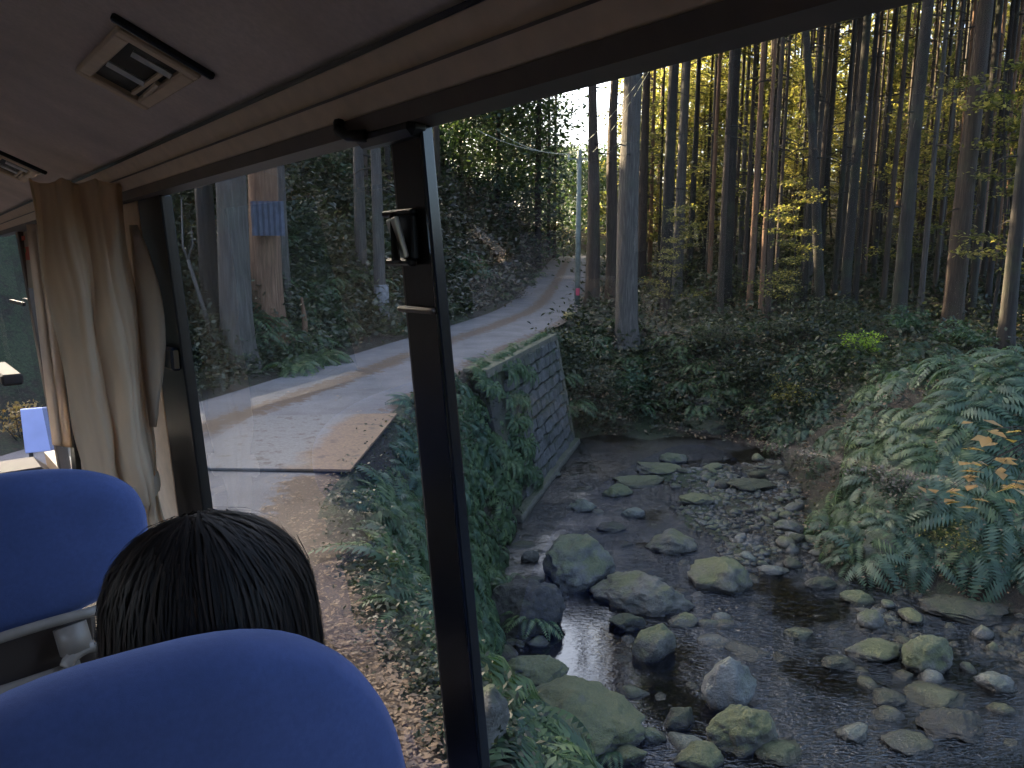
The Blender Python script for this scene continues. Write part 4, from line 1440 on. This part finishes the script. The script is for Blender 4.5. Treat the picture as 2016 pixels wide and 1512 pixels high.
# header panels between ceiling and windows
sec = [(.455, .2365), (.4935, .1835), (.534, .1835), (.556, .30), (.465, .30), (.459, .2395)]
bevel(Geo().prism(sec, U0, U1, 4).build('header_panel', M_beige, bus), .004, 2)
Geo().prism([(.452, .2335), (.448, .2385), (.458, .2425), (.462, .238)], U0, U1, 4).build('header_seam', M_black, bus)
Geo().prism([(.4715, .2085), (.4690, .2070), (.4705, .2045), (.4745, .2060)], U0, U1, 4).build('header_bead', M_brown, bus)
Geo().prism([(.4925, .183), (.500, .1635), (.533, .1595), (.536, .183)], U0, U1, 4).build('window_gasket', M_brown, bus)
sec2 = [(2 * -.38 - a, b) for a, b in sec]
Geo().prism(sec2[::-1], U0, U1, 4).build('header_panel', M_beige, bus)
# side walls below the windows
SILL = -1.04
sw = [(ww(SILL) - .02, SILL), (ww(SILL) + .06, SILL), (ww(-1.5) + .06, -1.5), (ww(-1.5) - .02, -1.5)]
Geo().prism(sw, U0, U1, 4).build('side_panel', M_beige, bus)
Geo().prism([(-.76 - a, b) for a, b in sw][::-1], U0, U1, 4).build('side_panel', M_beige, bus)
Geo().box((-.38, (U0 + U1) / 2, -1.54), (2.1, U1 - U0, .07)).build('bus_floor', M_floor, bus)
# outer skin below and rear wall
Geo().prism([(ww(SILL) + .062, SILL - .002), (ww(SILL) + .075, SILL - .002), (ww(-2.1) + .075, -2.1), (ww(-2.1) + .062, -2.1)], U0, U1).build('body_side', M_outer, bus)
# unseen rear wall, its window closed up to darken the seat backs
gb = Geo()
gb.box((-.38, U0, -.55), (2.0, .06, 2.0))
gb.build('rear_wall', M_beige, bus)
# front wall: dashboard and windscreen surround
gb = Geo()
gb.box((-.38, U1 - .2, -1.27), (1.95, .4, .45), bev=.06); gb.build('dashboard', M_dbrown, bus)
Geo().box((-.38, U1, .32), (1.9, .06, .3)).build('windscreen_header', M_beige, bus)


def wall_strip(name, u0t, u1t, u0b, u1b, mat, z0=.162, z1=SILL, inn=.012, out=.03, side=1, bev=0.004):
    """upright piece of the side wall from z0 (top) to z1 (bottom)"""
    gb = Geo(); P = []
    for (z, ua, ub) in ((z0, u0t, u1t), (z1, u0b, u1b)):
        for u in (ua, ub):
            for o_ in (inn, -out):
                w_ = ww(z, o_)
                if side < 0: w_ = -.76 - w_
                P.append((w_, u, z))
    gb.add(P, [(0, 1, 3, 2), (4, 6, 7, 5), (0, 4, 5, 1), (2, 3, 7, 6), (0, 2, 6, 4), (1, 5, 7, 3)])
    o = gb.build(name, mat, bus)
    if bev: bevel(o, bev, 2)
    return o


wall_strip('window_post', .806, .876, .800, .894, M_black, z1=SILL, inn=.010, out=.004)
wall_strip('post_edge', .797, .806, .791, .800, M_gloss, inn=.014, out=.004, bev=.003)
wall_strip('post_step', .876, .882, .894, .900, M_brown, inn=.006, out=.002, bev=0)
wall_strip('window_frame', 1.93, 2.13, 2.035, 2.30, M_black, inn=.008, out=.02)
wall_strip('pillar_trim', 2.13, 3.22, 2.30, 3.90, M_beige, inn=.010, out=.03)
wall_strip('pillar_edge', 3.22, 3.31, 3.90, 4.02, M_black, inn=.03, out=.03)
wall_strip('front_pillar', 4.25, 4.33, 4.43, 4.52, M_brown, inn=.02, out=.03)
for u in (.75, 2.2, 3.9): wall_strip('window_post', u, u + .1, u, u + .1, M_black, side=-1)
wall_strip('side_panel', U0, .3, U0, .3, M_beige, side=-1)  # unseen windows closed up here to darken the rear of the cabin
wall_strip('side_panel', 4.0, U1, 4.0, U1, M_beige, side=-1)  # window closed up here to keep a sky patch out of the reflections
wall_strip('side_panel', U0, -.62, U0, -.62, M_beige)  # window behind the camera closed up as well, to darken the cabin


def pane(u0, u1, z0=.172, z1=SILL + .002, off=-.008, side=1):
    P = [(ww(z0, off), u0, z0), (ww(z0, off), u1, z0), (ww(z1, off), u1, z1), (ww(z1, off), u0, z1)]
    if side < 0: P = [(-.76 - a, b, c) for a, b, c in P]
    gb = Geo(); gb.add(P, [(0, 1, 2, 3)])
    o = gb.build('window_pane', M_glass, bus)
    return o


pane(.84, 2.2, off=-.006); pane(-.6, .845, off=-.014); pane(3.28, 4.9)
for a_, b_ in ((.3, .8), (.8, 2.25), (2.25, 3.95),): pane(a_, b_, side=-1)
gb = Geo(); gb.add([(-1.2, U1 - .02, .18), (.44, U1 - .02, .18), (.55, U1 + .3, -.8), (-1.31, U1 + .3, -.8)], [(0, 1, 2, 3)]); gb.build('windscreen', M_glass, bus)
# catch on the middle post and on the frame
M_mirror = m_plain('polished_metal', (.9, .9, .88), .3, metallic=1.0)
gb = Geo(); gb.box((0, 0, 0), (.006, .072, .052), bev=.002)
c = gb.build('window_catch', M_mirror, bus); c.location = (ww(.03, .022), .862, .030); c.rotation_euler = (0, R(-14), R(-22))  # pale plate standing in for a bright reflection on the post
gb = Geo(); gb.box((0, 0, .031), (.010, .075, .008), bev=.002); gb.box((0, -.032, 0), (.010, .010, .055), bev=.002); gb.box((0, .0, -.031), (.014, .06, .010), bev=.003)
gb.tube([(-.006, .008, .03), (-.012, -.008, -.03)], [.003, .006], 6)
ch = gb.build('catch_handle', M_black, bus); ch.location = (ww(.03, .02), .858, .030)
gb = Geo(); gb.box((0, 0, 0), (.02, .085, .008), bev=.003); gb.build('catch_line', M_brown, bus, loc=(ww(-.075, .012), .843, -.062))
gb = Geo(); gb.box((0, 0, 0), (.024, .17, .058), bev=.006); gb.build('frame_catch', M_gloss, bus, loc=(ww(-.23, .018), 2.06, -.232))
# top fitting where the post meets the header: dark bracket
gb = Geo(); gb.box((0, 0, 0), (.03, .14, .022), bev=.008); gb.build('post_bracket', M_black, bus, loc=(.513, .865, .158))
gb = Geo(); gb.tube([(.487, .950, .182), (.484, .945, .170), (.487, .925, .161), (.497, .90, .159)], .008, 8); gb.build('curtain_hook', M_black, bus, smooth=True)
# bar across the front quarter window and driver mirror arm
gb = Geo(); P0 = Vector((.44, 5.0 - .3, -.43))
gb.box((.43, 4.66, -.54), (.09, .62, .055), bev=.01); gb.build('window_bar', M_dbrown, bus)
gb = Geo(); gb.box((.53, 4.75, -.185), (.015, .5, .018)); gb.build('window_bar', M_black, bus)
# sticker with red and green marks on the front side glass
stk = Geo(); stk.box((ww(.03, .006), 4.18, .03), (.002, .34, .26)); so_ = stk.build('sticker', m_plain('sticker_film', (.42, .40, .34), .6, 8, .1), bus)
mr = m_plain('sticker_red', (.6, .10, .05), .6); mg = m_plain('sticker_green', (.04, .25, .10), .6)
for (du, dz, su, sz_, mm) in [(-.03, .10, .12, .02, mr), (-.10, .07, .03, .03, mg), (.02, .03, .14, .06, mr), (-.04, .045, .03, .02, mg), (-.09, -.04, .03, .03, mg), (.0, -.03, .05, .02, mr), (.0, -.09, .14, .022, mr)]:
    gb = Geo(); gb.box((ww(.03 + dz, .0085), 4.18 - du, .03 + dz), (.001, su, sz_)); gb.build('sticker_mark', mm, so_)


# ceiling air vents (on the sloping haunch)
def vent(u0, u1, w0=.283, w1=.388):
    """slope line z = .4545 - .4666 w on the haunch"""
    zc = lambda w_: .4545 - .4666 * w_
    wc = (w0 + w1) / 2; uc = (u0 + u1) / 2
    root = bpy.data.objects.new('air_vent', None); link(root, bus)
    root.location = (wc, uc, zc(wc) - .001); root.rotation_euler = (0, math.atan(.4666), 0)
    L_, Wd = (u1 - u0), (w1 - w0) / math.cos(math.atan(.4666))
    gb = Geo(); t_ = .022
    gb.box((0, L_ / 2 - t_ / 2, -.006), (Wd, t_, .014), bev=.003); gb.box((0, -L_ / 2 + t_ / 2, -.006), (Wd, t_, .014), bev=.003)
    gb.box((Wd / 2 - t_ / 2, 0, -.006), (t_, L_ - 2 * t_, .014), bev=.003); gb.box((-Wd / 2 + t_ / 2, 0, -.006), (t_, L_ - 2 * t_, .014), bev=.003)
    gb.build('vent_frame', M_beige, root)
    gb = Geo(); gb.box((0, 0, -.0015), (Wd - 2 * t_ + .002, L_ - 2 * t_ + .002, .002)); gb.build('vent_box', m_plain('vent_dark', (.008, .006, .005), .6), root)
    gb = Geo(); gb.box((0, -L_ / 2 - .012, -.004), (Wd * 1.22, .010, .012), bev=.003); gb.build('vent_lip', M_black, root)
    Li, Wi = L_ - 2 * t_, Wd - 2 * t_
    for k, (y, ln) in enumerate([(-Li * .36, .78), (Li * .05, .78)]):
        gb = Geo(); gb.box((-.008 if k else .004, y, -.012), (Wi * ln, .009, .004), rot=Matrix.Rotation(R(-38), 3, 'X')); gb.build('vent_slat', m_plain('pale_slat', (.85, .85, .9), .3), root)
    gb = Geo(); gb.box((Wi * .30, Li * .02, -.011), (.006, Li * .7, .006)); gb.tube([(Wi * .42, -Li * .1, -.012), (Wi * .42, Li * .15, -.02)], .004, 6); gb.build('vent_knob', M_beige, root)


vent(1.165, 1.455); vent(2.60, 2.90)


# ------------------------------------------------------------------ curtains
def curtain():
    """gathered cloth hanging from the header, tied at the foot"""
    t = empty('curtain', label='beige curtain gathered at the pillar and tied near its foot', cat='curtain', matrix=BM)
    rows, cols = 46, 90
    V = []
    for i in range(rows + 1):
        s = i / rows
        z = .212 - s * .98
        # left (aisle side) and right (glass side) limits of the bundle
        wl = np.interp(s, [0, .1, .25, .75, .9, 1], [.300, .302, .31, .352, .40, .42])
        wr = np.interp(s, [0, .15, .30, .5, .75, .83, .9, 1], [.485, .488, .498, .505, .508, .508, .512, .54])
        for j in range(cols + 1):
            q = j / cols
            amp = np.interp(s, [0, .1, .8, .88, 1], [.008, .022, .026, .006, .02])
            u = 2.16 + .10 * (q - .5) * (-1) + amp * math.sin(q * 13.5 + .9 * math.sin(s * 2.2)) + .007 * math.sin(q * 27 + s * 2) + .002 * math.sin(q * 70 + s * 3) - .05 * math.exp(-((q - .62) / .16) ** 2) * np.interp(s, [.1, .4, .85, .9], [0, 1, 1, 0]) \
                + .004 * math.sin(q * 8 + s * 31) + .006 * vnoise(np.array([q * 9]), np.array([s * 7]), 1, 2)[0]
            w_ = wl + (wr - wl) * q + .004 * math.sin(s * 17 + q * 9)
            V.append((w_, u, z - .012 * abs(math.sin(q * 9)) * (s == 0)))
    F = np.array([(i * (cols + 1) + j, i * (cols + 1) + j + 1, (i + 1) * (cols + 1) + j + 1, (i + 1) * (cols + 1) + j) for i in range(rows) for j in range(cols)])
    o = ob('cloth', mk('cloth', V, F, M_curt, True), t)
    m_ = o.modifiers.new('thick', 'SOLIDIFY'); m_.thickness = .003
    # lining flap showing at the glass side
    V = []; n_ = 14
    for i in range(n_ + 1):
        s = i / n_; z = .10 - s * .52
        b = .022 * math.sin(math.pi * min(1, s * 1.15)) if s < .87 else .002
        for k in range(5):
            V.append((.498 + .004 * s + (b + .012) * k / 4 * (1 - .25 * s), 2.13 - .02 * k / 4 - .10 * math.sin(math.pi * s) ** .8 * k / 4, z))
    F = np.array([(i * 5 + k, i * 5 + k + 1, (i + 1) * 5 + k + 1, (i + 1) * 5 + k) for i in range(n_) for k in range(4)])
    o = ob('lining_flap', mk('lining_flap', V, F, M_curt2, True), t); o.modifiers.new('thick', 'SOLIDIFY').thickness = .003
    # tie band
    V = []; n_ = 40
    for k in range(n_):
        a = 2 * math.pi * k / n_
        for z in (-.565, -.585, -.605, -.62):
            r_ = 1 + (.06 if z in (-.585, -.605) else 0)
            V.append((.455 + .062 * r_ * math.cos(a), 2.16 + .055 * r_ * math.sin(a), z + .02 * math.cos(a) + .003 * math.sin(9 * a)))
    F = np.array([(k * 4 + j, ((k + 1) % n_) * 4 + j, ((k + 1) % n_) * 4 + j + 1, k * 4 + j + 1) for k in range(n_) for j in range(3)])
    ob('tie_band', mk('tie_band', V, F, M_curt2, True), t)
    return t


def m_cloth(name, col):
    k = NB(name)
    n3 = k.noise(k.pos(obj=True), 300, 3); n2 = k.noise(k.pos((1, 1, .3), obj=True), 14, 4)
    c = k.mix(k.ramp(n2, [(.3, g(0)), (.7, g(1))]), tuple(x * .88 for x in col), tuple(x * 1.08 for x in col))
    k.base(c, .9); k.bump(n3, .3, .001)
    tr = k.node('ShaderNodeBsdfTranslucent', {'Color': tuple(min(1, x * 1.1) for x in col)})
    mx = k.node('ShaderNodeMixShader', {'Fac': .42}); k.l.new(k.bsdf.outputs[0], mx.inputs[1]); k.l.new(tr.outputs[0], mx.inputs[2]); k.l.new(mx.outputs[0], k.out.inputs[0])
    return k.m


M_curt = m_cloth('curtain_cloth', (.80, .66, .50)); M_curt2 = m_cloth('curtain_lining', (.72, .62, .52))
curtain()
# the pale edge of a second curtain by the front side window
c2 = empty('curtain_edge', label='narrow cream curtain edge hanging beside the front side window', cat='curtain', matrix=BM)
V = []; n_ = 30
for i in range(n_ + 1):
    s = i / n_; z = .155 - s * .95
    for k in range(7):
        V.append((ww(z, .035) - .05 * k / 6 + .01 * math.sin(k * 1.7), 3.30 + .50 * s + .035 * math.sin(k * 2.1 + s * 2) + .10 * k / 6 * (1 - .2 * s), z))
F = np.array([(i * 7 + k, i * 7 + k + 1, (i + 1) * 7 + k + 1, (i + 1) * 7 + k) for i in range(n_) for k in range(6)])
o = ob('cloth', mk('cloth', V, F, M_curt2, True), c2); o.modifiers.new('thick', 'SOLIDIFY').thickness = .003


# ------------------------------------------------------------------ seats
M_blue = m_fabric('blue_moquette', (.060, .090, .245), 1600, .9)
M_shell = m_plain('seat_shell', (.26, .215, .18), .42, 25, .12, .1)


def seat(uc, wc, zt, half, hh, lab, skew=0.0, shell=False):
    """back of a seat seen from behind; uc = rear face, zt = crest height"""
    t = empty('bus_seat', label=lab, cat='seat', matrix=BM @ Matrix.Translation((wc, uc, -1.5)))
    zc = zt + 1.5 - hh
    nseg = 72
    V = []; F = []
    # rings across the thickness: (u offset, inset)
    prof = [(.000, .085), (.002, .045), (.010, .018), (.028, .003), (.055, .0), (.082, .004), (.105, .022), (.116, .055), (.12, .10)]
    for (du, ins) in prof:
        for k in range(nseg):
            a = 2 * math.pi * k / nseg; ca, sa = math.cos(a), math.sin(a)
            e = 2 / 2.7
            x = (half - ins) * (abs(ca) ** e) * (1 if ca > 0 else -1)
            z = (hh - ins) * (abs(sa) ** e) * (1 if sa > 0 else -1)
            rise = skew * x
            V.append((x, du - .10 * (z + hh) / (2 * hh) * 0 + .012 * (x / half) ** 2, zc + z + rise))
    for i in range(len(prof) - 1):
        for k in range(nseg):
            k2 = (k + 1) % nseg
            F.append((i * nseg + k, i * nseg + k2, (i + 1) * nseg + k2, (i + 1) * nseg + k))
    for ri, flip in ((0, True), (len(prof) - 1, False)):
        b = ri * nseg
        V.append((0, prof[ri][0] + (-.006 if flip else .006), zc)); c_ = len(V) - 1
        for k in range(nseg):
            k2 = (k + 1) % nseg
            F.append((c_, b + k2, b + k) if flip else (c_, b + k, b + k2))
    me = mk('backrest', V, F, M_blue, True)
    o = ob('backrest', me, t)
    # cushion and legs
    gb = Geo(); gb.box((0, .33, .42), (half * 1.95, .46, .13), bev=.04); o = gb.build('seat_cushion', M_blue, t); bevel(o, .02, 3)
    gb = Geo(); gb.box((0, .30, .34), (half * 1.8, .42, .03)); gb.build('seat_frame', M_floor, t)
    for x in (-half * .7, half * .7):
        gb = Geo(); gb.tube([(x, .14, 0), (x, .2, .33)], .018, 8); gb.tube([(x, .48, 0), (x, .44, .33)], .018, 8); gb.build('leg', M_floor, t)
    if shell:
        # plastic lower shell with rim and a round hand hold at its right end
        zb = zc - hh + .012
        gb = Geo(); pts = []
        for i in range(15):
            x = -half + (half * 1.62) * i / 14; pts.append((x, -.03, zb - .002 + .018 * math.sin((i - 5) / 14 * 3)))
        gb.tube(pts, .011, 8); gb.build('upper_rim', M_shell, t, smooth=True)
        gb = Geo(); gb.box((-.075, .012, zb - .055), (half * 1.66, .03, .11), bev=.008); gb.build('lower_shell', m_plain('dark_shell', (.07, .05, .04), .5), t)
        gb = Geo(); gb.box((0, .05, (zb - .11 + .5) / 2), (half * 1.9, .03, zb - .11 - .5), bev=.01); gb.build('lower_back', M_dbrown, t)
        gb = Geo(); pts = [(-half, -.035, zb - .105)] + [(-half + half * 1.45 * i / 8, -.035 - .012 * i / 8, zb - .105 + .022 * i / 8) for i in range(1, 9)]
        gb.tube(pts, .014, 8); gb.build('lower_rail', M_shell, t, smooth=True)
        ring = []
        for k in range(25):
            a = 2 * math.pi * k / 24; ring.append((half * .48 + .036 * math.cos(a), -.055 + .01 * math.cos(a), zb - .072 + .027 * math.sin(a)))
        gb = Geo(); gb.tube(ring, .013, 8, False); gb.tube([(half * .42, -.03, zb + .0), (half * .44, -.045, zb - .05)], [.03, .03], 10); gb.build('hand_hold', M_shell, t, smooth=True)
    return t


seat(1.68, .08, -.396, .305, .158, 'blue bus seat two rows ahead with a beige lower shell and hand hold', 0, True)
seat(.80, .170, -.418, .325, .40, 'nearest blue bus seat whose curved top fills the bottom of the view', -.05)


# ------------------------------------------------------------------ the passenger
def skin_body(name, joints, edges, mat, parent, sub=2):
    me = bpy.data.meshes.new(name)
    me.from_pydata([j[0] for j in joints], edges, [])
    me.materials.append(mat)
    o = ob(name, me, parent)
    sk = o.modifiers.new('skin', 'SKIN')
    for i, j in enumerate(joints):
        d_ = me.skin_vertices[0].data[i]
        r_ = j[1]; d_.radius = r_ if hasattr(r_, '__len__') else (r_, r_)
    me.skin_vertices[0].data[0].use_root = True
    s_ = o.modifiers.new('sub', 'SUBSURF'); s_.levels = sub; s_.render_levels = sub
    me.polygons.foreach_set('use_smooth', np.ones(len(me.polygons), bool))
    return o


HW, HU, HZ = .303, 1.045, -.487       # head centre in bus coordinates
per = empty('person', label='passenger with dark brown bobbed hair sitting behind the nearest blue seat back', cat='person', matrix=BM @ Matrix.Translation((HW, HU, -1.5)))
M_skin = m_plain('skin', (.50, .32, .24), .5, 12, .06)
M_coat = m_fabric('dark_coat', (.03, .03, .035), 900, .2)
hz = HZ + 1.5
J = [((0, .0, .52), (.145, .115)), ((0, .0, .68), (.135, .10)), ((0, -.01, .80), (.15, .10)), ((0, 0, .875), (.06, .06)), ((0, .015, .93), (.052, .052)), ((0, .02, .99), (.075, .09)), ((0, .02, hz + .02), (.082, .10)), ((0, .0, hz + .065), (.062, .075)),
     ((-.16, 0, .80), (.05, .05)), ((-.21, .06, .58), (.04, .04)), ((-.13, .24, .56), (.033, .033)), ((-.08, .31, .555), (.03, .02)),
     ((.16, 0, .80), (.05, .05)), ((.21, .06, .58), (.04, .04)), ((.13, .24, .56), (.033, .033)), ((.08, .31, .555), (.03, .02)),
     ((-.09, .12, .52), (.085, .075)), ((-.10, .42, .53), (.062, .06)), ((-.10, .44, .12), (.042, .042)), ((-.10, .54, .04), (.04, .03)),
     ((.09, .12, .52), (.085, .075)), ((.10, .42, .53), (.062, .06)), ((.10, .44, .12), (.042, .042)), ((.10, .54, .04), (.04, .03))]
E_ = [(0, 1), (1, 2), (2, 3), (3, 4), (4, 5), (5, 6), (6, 7), (2, 8), (8, 9), (9, 10), (10, 11), (2, 12), (12, 13), (13, 14), (14, 15), (0, 16), (16, 17), (17, 18), (18, 19), (0, 20), (20, 21), (21, 22), (22, 23)]
body = skin_body('body', J, E_, M_skin, per)
JC = [(p, tuple(x * 1.14 + .004 for x in r_)) for p, r_ in J]
idx = [0, 1, 2, 8, 9, 10, 12, 13, 14, 16, 17, 18, 20, 21, 22]
mp = {k: i for i, k in enumerate(idx)}
skin_body('clothing', [JC[i] for i in idx], [(mp[a], mp[b]) for a, b in E_ if a in mp and b in mp], M_coat, per)
# face: nose, eyes, mouth, ears
gb = Geo(); gb.tube([(0, .115, hz - .005), (0, .14, hz - .035), (0, .118, hz - .045)], [.008, .014, .008], 8); gb.build('nose', M_skin, body, smooth=True)
for s_ in (-1, 1):
    gb = Geo(); gb.tube([(s_ * .03, .098, hz), (s_ * .03, .112, hz)], [.014, .006], 10); gb.build('eye', m_plain('eye_dark', (.03, .02, .015), .2), body)
    gb = Geo(); gb.tube([(s_ * .078, .02, hz + .012), (s_ * .09, .012, hz), (s_ * .08, .02, hz - .04)], [.008, .014, .008], 6); gb.build('ear', M_skin, body)
gb = Geo(); gb.tube([(-.022, .108, hz - .068), (0, .115, hz - .070), (.022, .108, hz - .068)], [.003, .006, .003], 6); gb.build('mouth', m_plain('lips', (.35, .13, .11), .5), body)


def hair():
    k = NB('dark_hair')
    rnd = k.node('ShaderNodeNewGeometry').outputs['Random Per Island']
    k.base(k.ramp(rnd, [(0, (.007, .0055, .006)), (.6, (.012, .009, .009)), (1, (.030, .019, .015))]), .6, Specular_IOR_Level=.25)
    r = np.random.RandomState(5)
    # scalp shell
    AX, AY, AZ = .136, .124, .132
    top = HZ + 1.5 + .018
    V = []; F = []; n_, m_ = 40, 22
    for i in range(m_ + 1):
        s = i / m_
        if s < .55:
            ph = s / .55 * math.pi * .5; rr = math.sin(ph); z = top + AZ * math.cos(ph)
        else:
            q = (s - .55) / .45; rr = 1.0 + .05 * math.sin(q * math.pi) - .10 * q; z = top - .21 * q
        for j in range(n_):
            a = 2 * math.pi * j / n_
            front = max(0, math.sin(a)) ** 2
            x = AX * rr * math.cos(a) * .97; y = AY * rr * math.sin(a) * .97 - .01
            if s > .55 and math.sin(a) > .35: z_ = top - .02 + .0 * z
            else: z_ = z
            V.append((x, y, z_))
    F = np.array([(i * n_ + j, i * n_ + (j + 1) % n_, (i + 1) * n_ + (j + 1) % n_, (i + 1) * n_ + j) for i in range(m_) for j in range(n_)])
    o = ob('hair', mk('hair', V, F, k.m, True), per)
    # strands: narrow strips flowing from the parting
    SV = []; SF = []
    NS = 7500
    for q in range(NS):
        a = r.uniform(-math.pi * 1.13, math.pi * .13)          # back and sides
        if r.rand() < .25: a = r.uniform(0, 2 * math.pi)
        start = r.uniform(.0, .75)
        x0 = -.012 + r.normal() * .006
        pts = []
        lk = int(a * 9) * 7.3 + int(start * 3)
        lay = 1 + r.uniform(-.02, .02) + .007 * math.sin(lk * 5.1) + (.05 * r.rand() if r.rand() < .04 else 0)
        a += .03 * math.sin(lk * 3.3)
        L_ = r.uniform(.20, .30)
        if math.sin(a) > .4: L_ = .03
        ns = 11
        wob = r.uniform(0, 6.28); wa = r.uniform(.001, .006)
        for i in range(ns):
            s = start + (2.0 - start) * i / (ns - 1)
            if s < 1:
                ph = s * math.pi * .5; rr = math.sin(ph); z = top + AZ * lay * math.cos(ph)
            else:
                q2 = s - 1; rr = 1.0 + .16 * q2 - .10 * q2 ** 3; z = top - L_ * q2
            aa = a + .02 * math.sin(wob + s * 3)
            x = AX * lay * rr * math.cos(aa) + x0 * (1 - min(1, s)); y = AY * lay * rr * math.sin(aa) - .01
            x += wa * math.sin(wob + s * 5); z += .002 * math.sin(wob * 3 + s * 4)
            pts.append((x, y, z))
        wd_ = r.uniform(.0006, .0018)
        tx, ty = -math.sin(a), math.cos(a)
        b = len(SV)
        for i, p in enumerate(pts):
            w2 = wd_ * (1 - .7 * (i / (ns - 1)) ** 3)
            SV.append((p[0] - tx * w2, p[1] - ty * w2, p[2])); SV.append((p[0] + tx * w2, p[1] + ty * w2, p[2]))
        for i in range(ns - 1): SF.append((b + 2 * i, b + 2 * i + 1, b + 2 * i + 3, b + 2 * i + 2))
    st_ = ob('hair_strands', mk('hair_strands', SV, np.array(SF), k.m), o)
    tag(st_, kind='stuff')


hair()
